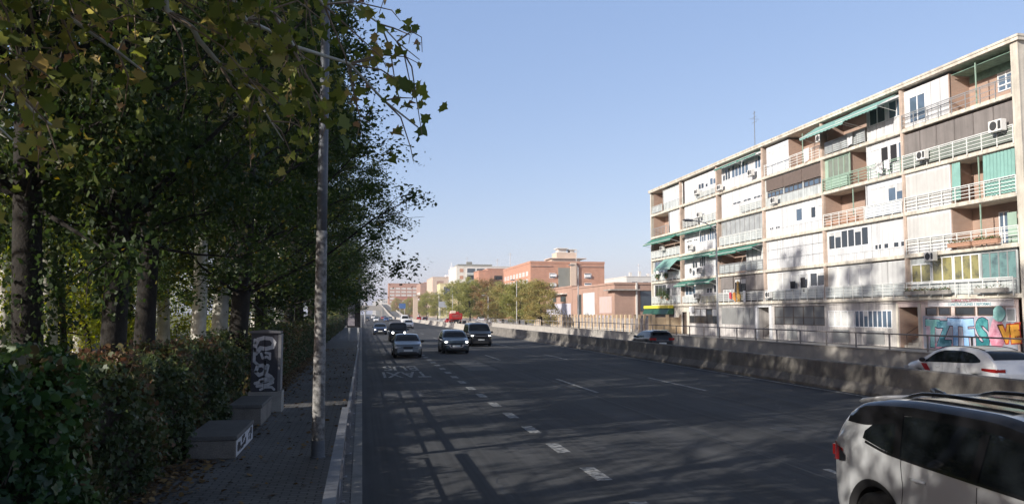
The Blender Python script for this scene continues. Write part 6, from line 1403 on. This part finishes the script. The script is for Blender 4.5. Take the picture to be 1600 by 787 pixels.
# ---------------------------------------------------------------- hedge
m_ivyl = leaf_mat('ivy_leaves', [(0, (.016, .04, .014)), (.5, (.034, .08, .022)), (.93, (.075, .135, .03)), (1, (.1, .08, .035))], .25, .4)
m_hedge = leaf_mat('hedge_leaves', [(0, (.03, .05, .018)), (.6, (.065, .09, .03)), (.85, (.12, .1, .04)), (1, (.15, .08, .045))], .25)
m_twig = mat('twigs', (.05, .035, .025), .95, var=.3, scale=6, bump=1, bscale=30)
def hedge(y0, y1, xf, depth, h, n, lsize, lm, shape, label, seed, dry=0., name='hedge'):
    rg = np.random.default_rng(seed); e = empty(name, (xf - depth / 2, (y0 + y1) / 2, .1), label, 'hedge', 'hedges beside the sidewalk'); L = y1 - y0
    def lump(y, z): return .11 * np.sin(y * 2.1 + z) + .08 * np.sin(y * 4.7 - 2 * z + 1) + .07 * np.sin(z * 5 + y * 1.3)
    def toph(y): return h + .1 * np.sin(y * 1.7) + .07 * np.sin(y * 4.1 + 2)
    m = MB(); m.smooth = True
    nn = int(L * 3)
    def Pc(u, v):
        y = y0 + L * u; H_ = toph(y) - .16; path = [(xf - .18 + float(lump(y, 0)) * .7 - .05, 0), (xf - .16 + float(lump(y, 1)) * .7, H_ * .5), (xf - .22 + float(lump(y, 2)) * .7, H_ * .93), (xf - depth * .5, H_), (xf - depth + .2, H_ * .93), (xf - depth + .15, 0)]
        k = min(4, int(v * 5)); t = v * 5 - k; a, b = path[k], path[k + 1]; return (a[0] + (b[0] - a[0]) * t, y, .1 + a[1] + (b[1] - a[1]) * t)
    m.quadgrid(Pc, nn, 10); 
    for yy in (0, 1): m.add([Pc(yy, v / 5) for v in range(6)], [tuple(range(6))])
    f = rg.uniform(0, 1, n); y = rg.uniform(y0 - .1, y1 + .1, n); z = np.zeros(n); x = np.zeros(n)
    front = f < .62; top = (f >= .62) & (f < .9); back = f >= .9
    z[front] = rg.uniform(0, 1, front.sum()) ** .9 * (toph(y[front]) + .02); x[front] = xf + lump(y[front], z[front]) + rg.normal(0, .07, front.sum()) - .08 * (z[front] > 1.8)
    z[top] = toph(y[top]) + rg.normal(-.02, .07, top.sum()) + np.abs(rg.normal(0, .06, top.sum())); x[top] = xf - rg.uniform(-.02, depth, top.sum())
    z[back] = rg.uniform(0, h, back.sum()); x[back] = xf - depth + rg.normal(0, .06, back.sum())
    endm = rg.uniform(0, 1, n) < .012; y[endm] = y0 + rg.normal(0, .08, endm.sum()); x[endm] = xf - rg.uniform(0, depth, endm.sum())
    keep = (np.sin(y * 3.3 + z * 4.1) + np.sin(y * 7.7 - z * 6.3 + 2) + rg.normal(0, .7, n)) > -1.2
    x, y, z = x[keep], y[keep], z[keep]; n = len(x)
    C = np.c_[x - (xf - depth / 2), y - (y0 + y1) / 2, z]; V, Q = leaves_np(C, lsize, shape, rg, up=.2, face=(.8, -.3, .1))
    tint = np.clip(.5 + .28 * np.sin(y * 1.9 + z * 2) + rg.normal(0, .22, n) + dry * np.clip((z - 1.75) * 2, 0, 1) * (np.sin(y * 1.1) > -.3), 0, 1)
    o = bpy.data.objects.new('foliage', np_mesh('foliage', V, Q, tint, lm)); COL.objects.link(o); o.parent = e
    # loose twigs sticking out of the mass
    for k in range(int(L * 9)):
        yy = rg.uniform(y0, y1); zz = toph(yy) if rg.uniform() < .6 else rg.uniform(.5, h); xx = xf - (rg.uniform(0, depth) if zz > h - .2 else .05)
        d = np.array([rg.normal(.1, .2), rg.normal(0, .25), rg.uniform(.1, .45)]); p = np.array([xx, yy, .1 + zz - .1]); m.tube([tuple(p), tuple(p + d * .5 + rg.normal(0, .03, 3)), tuple(p + d)], [.008, .005, .003], 4, cap=False)
    m.build('twig_mass', m_twig, e)
    return e
hedge(3.0, 9.6, -3.05, .9, 1.95, 20000, .115, m_ivyl, IVY, 'near ivy-covered hedge with glossy green leaves at the lower left', 1, .1)
hedge(9.4, 21.5, -3.12, .9, 1.76, 34000, .085, m_hedge, IVY, 'dull brownish-green hedge running from the ivy to the cabinet', 2, .22)
hedge(23.2, 60, -3.15, 1.0, 1.85, 42000, .11, m_hedge, DIAM, 'green hedge continuing along the sidewalk behind the cabinet', 3, .1)
hedge(60.5, 150, -3.2, 1.0, 2.0, 30000, .18, m_hedge, DIAM, 'farthest clipped hedge along the sidewalk by the sign panel', 4, 0)

# leaf litter on the edge of the sidewalk and in the gutter
rg = np.random.default_rng(9)
y = rg.uniform(3, 60, 9000); x = np.where(rg.uniform(0, 1, 9000) < .86, -3.1 + np.abs(rg.normal(0, .38, 9000)), rg.uniform(-3, -.3, 9000)); C = np.c_[x, y, .145 + rg.uniform(0, .02, 9000)]
V, Q = leaves_np(C, .09, LOBED, rg, up=4); 
o = bpy.data.objects.new('leaf_litter', np_mesh('leaf_litter', V, Q, rg.uniform(0, 1, 9000), leaf_mat('dry_leaves', [(0, (.06, .04, .02)), (.5, (.14, .085, .04)), (1, (.25, .16, .06))], .1, .8))); COL.objects.link(o)
tag(o, 'dry fallen leaves along the foot of the hedge', 'leaf litter', kind='stuff')

# ---------------------------------------------------------------- near plane tree hanging into the picture
pt_ = empty('plane_tree', (-4.6, 5.2, .1), 'near plane tree whose lobed yellow-green leaves hang across the upper left', 'tree')
rg = np.random.default_rng(31); org = np.array([-4.6, 5.2, .1])
m = MB(); m.smooth = True
m.tube([(-4.6, 5.2, 0), (-4.6, 5.2, .4), (-4.55, 5.3, 3), (-4.4, 5.5, 6), (-4.3, 5.6, 9), (-4.2, 5.8, 12)], [.34, .28, .25, .21, .15, .05], 14)
m.build('trunk', m_palebark, pt_)
tips = []; bm_ = MB(); bm_.smooth = True; tw = MB()
def limb(p0, p1, r, sag, nsub, seed):
    rr = np.random.default_rng(seed); p0, p1 = np.array(p0, float), np.array(p1, float); N = 12; pts = []
    for i in range(N + 1):
        t = i / N; q = p0 * (1 - t) + p1 * t; q[2] += sag * 4 * t * (1 - t) ; q += rr.normal(0, .05, 3) * (0 < i < N); pts.append(q)
    bm_.tube([tuple(q) for q in pts], [r * (1 - .85 * i / N) for i in range(N + 1)], 7)
    L = np.linalg.norm(p1 - p0)
    for k in range(nsub):
        t = rr.uniform(.2, 1); i = min(N - 1, int(t * N)); a = pts[i]; d = (p1 - p0) / L
        v = rr.normal(0, 1, 3); v -= v.dot(d) * d; v /= np.linalg.norm(v); l = rr.uniform(.35, 1.1) * (1.25 - .5 * t)
        e_ = a + d * l * .7 + v * l * .7 + np.array([0, 0, -.25 * l]); mid = (a + e_) / 2 + np.array([0, 0, .08]) + rr.normal(0, .04, 3)
        e2 = e_ + np.array([0, 0, -.15]) + rr.normal(0, .08, 3); tw.tube([tuple(a), tuple(mid), tuple(e_), tuple(e2)], [.012, .009, .006, .004], 5, cap=False)
        for j in range(int(4 + l * 7)):
            s_ = rr.uniform(.25, 1); q = (mid * (1 - s_) + e_ * s_) + rr.normal(0, .11, 3); tips.append(q + np.array([0, 0, -.05]))
limbs = [((-4.3, 5.6, 7.5), (-1.2, 8.6, 6.2), .1, .35, 34), ((-4.4, 5.5, 6.4), (-.6, 10.0, 5.6), .09, .4, 40), ((-4.4, 5.5, 6.0), (.62, 9.5, 4.85), .06, .5, 34), ((-2.6, 7.0, 6.3), (.62, 9.3, 5.6), .035, .2, 15),
         ((-4.5, 5.4, 5.0), (-3.2, 9.2, 4.6), .07, .3, 34), ((-4.5, 5.4, 5.4), (-2.3, 9.0, 5.2), .07, .35, 36), ((-4.4, 5.5, 6.2), (-3.9, 9.8, 5.7), .07, .3, 30), ((-4.3, 5.6, 6.8), (-2.6, 10.4, 6.4), .08, .3, 34),
         ((-4.3, 5.6, 7.8), (-.2, 10.5, 7.2), .09, .5, 34), ((-4.45, 5.4, 4.6), (-3.0, 7.6, 4.15), .05, .2, 16), ((-2.2, 8.0, 5.9), (-.9, 9.4, 4.6), .04, .1, 16)]
for i, (a, b, r, sg_, ns) in enumerate(limbs): limb(a, b, r, sg_, ns, 100 + i)
bm_.build('limbs', m_palebark, pt_); tw.build('twigs', mat('pale_twig', (.24, .18, .13), .9, var=.2), pt_)
C = np.array(tips) - org; V, Q = leaves_np(C, .145, LOBED, rg, up=.2, fold=1.0)
o = bpy.data.objects.new('leaves', np_mesh('leaves', V, Q, np.clip(rg.normal(.42, .27, len(C)), 0, 1), m_leafp)); COL.objects.link(o); o.parent = pt_
# its upper crown, above the frame
C = []
for k in range(40):
    c = np.array([rg.normal(-4.0, 2.0), rg.normal(6.2, 2.2), rg.uniform(9, 13)]); C.append(c + rg.normal(0, .55, (110, 3)))
C = np.concatenate(C) - org; V, Q = leaves_np(C, .2, IVY, rg, up=.5)
o = bpy.data.objects.new('crown', np_mesh('crown', V, Q, rg.uniform(0, 1, len(C)), m_leafp)); COL.objects.link(o); o.parent = pt_

# ---------------------------------------------------------------- thin haze
hz = MB(); hz.box(-1200, 1300, -320, 4600, -1.2, 60)
hm = bpy.data.materials.new('haze'); hm.use_nodes = True; hn = hm.node_tree; hn.nodes.clear()
ho = hn.nodes.new('ShaderNodeOutputMaterial'); hv = hn.nodes.new('ShaderNodeVolumePrincipled'); hv.inputs['Density'].default_value = .00028; hv.inputs['Color'].default_value = (.85, .9, 1, 1); hv.inputs['Anisotropy'].default_value = .2
hn.links.new(hv.outputs[0], ho.inputs['Volume'])
o = hz.build('haze', hm); tag(o, 'thin pale haze over the whole avenue', 'haze', kind='stuff')
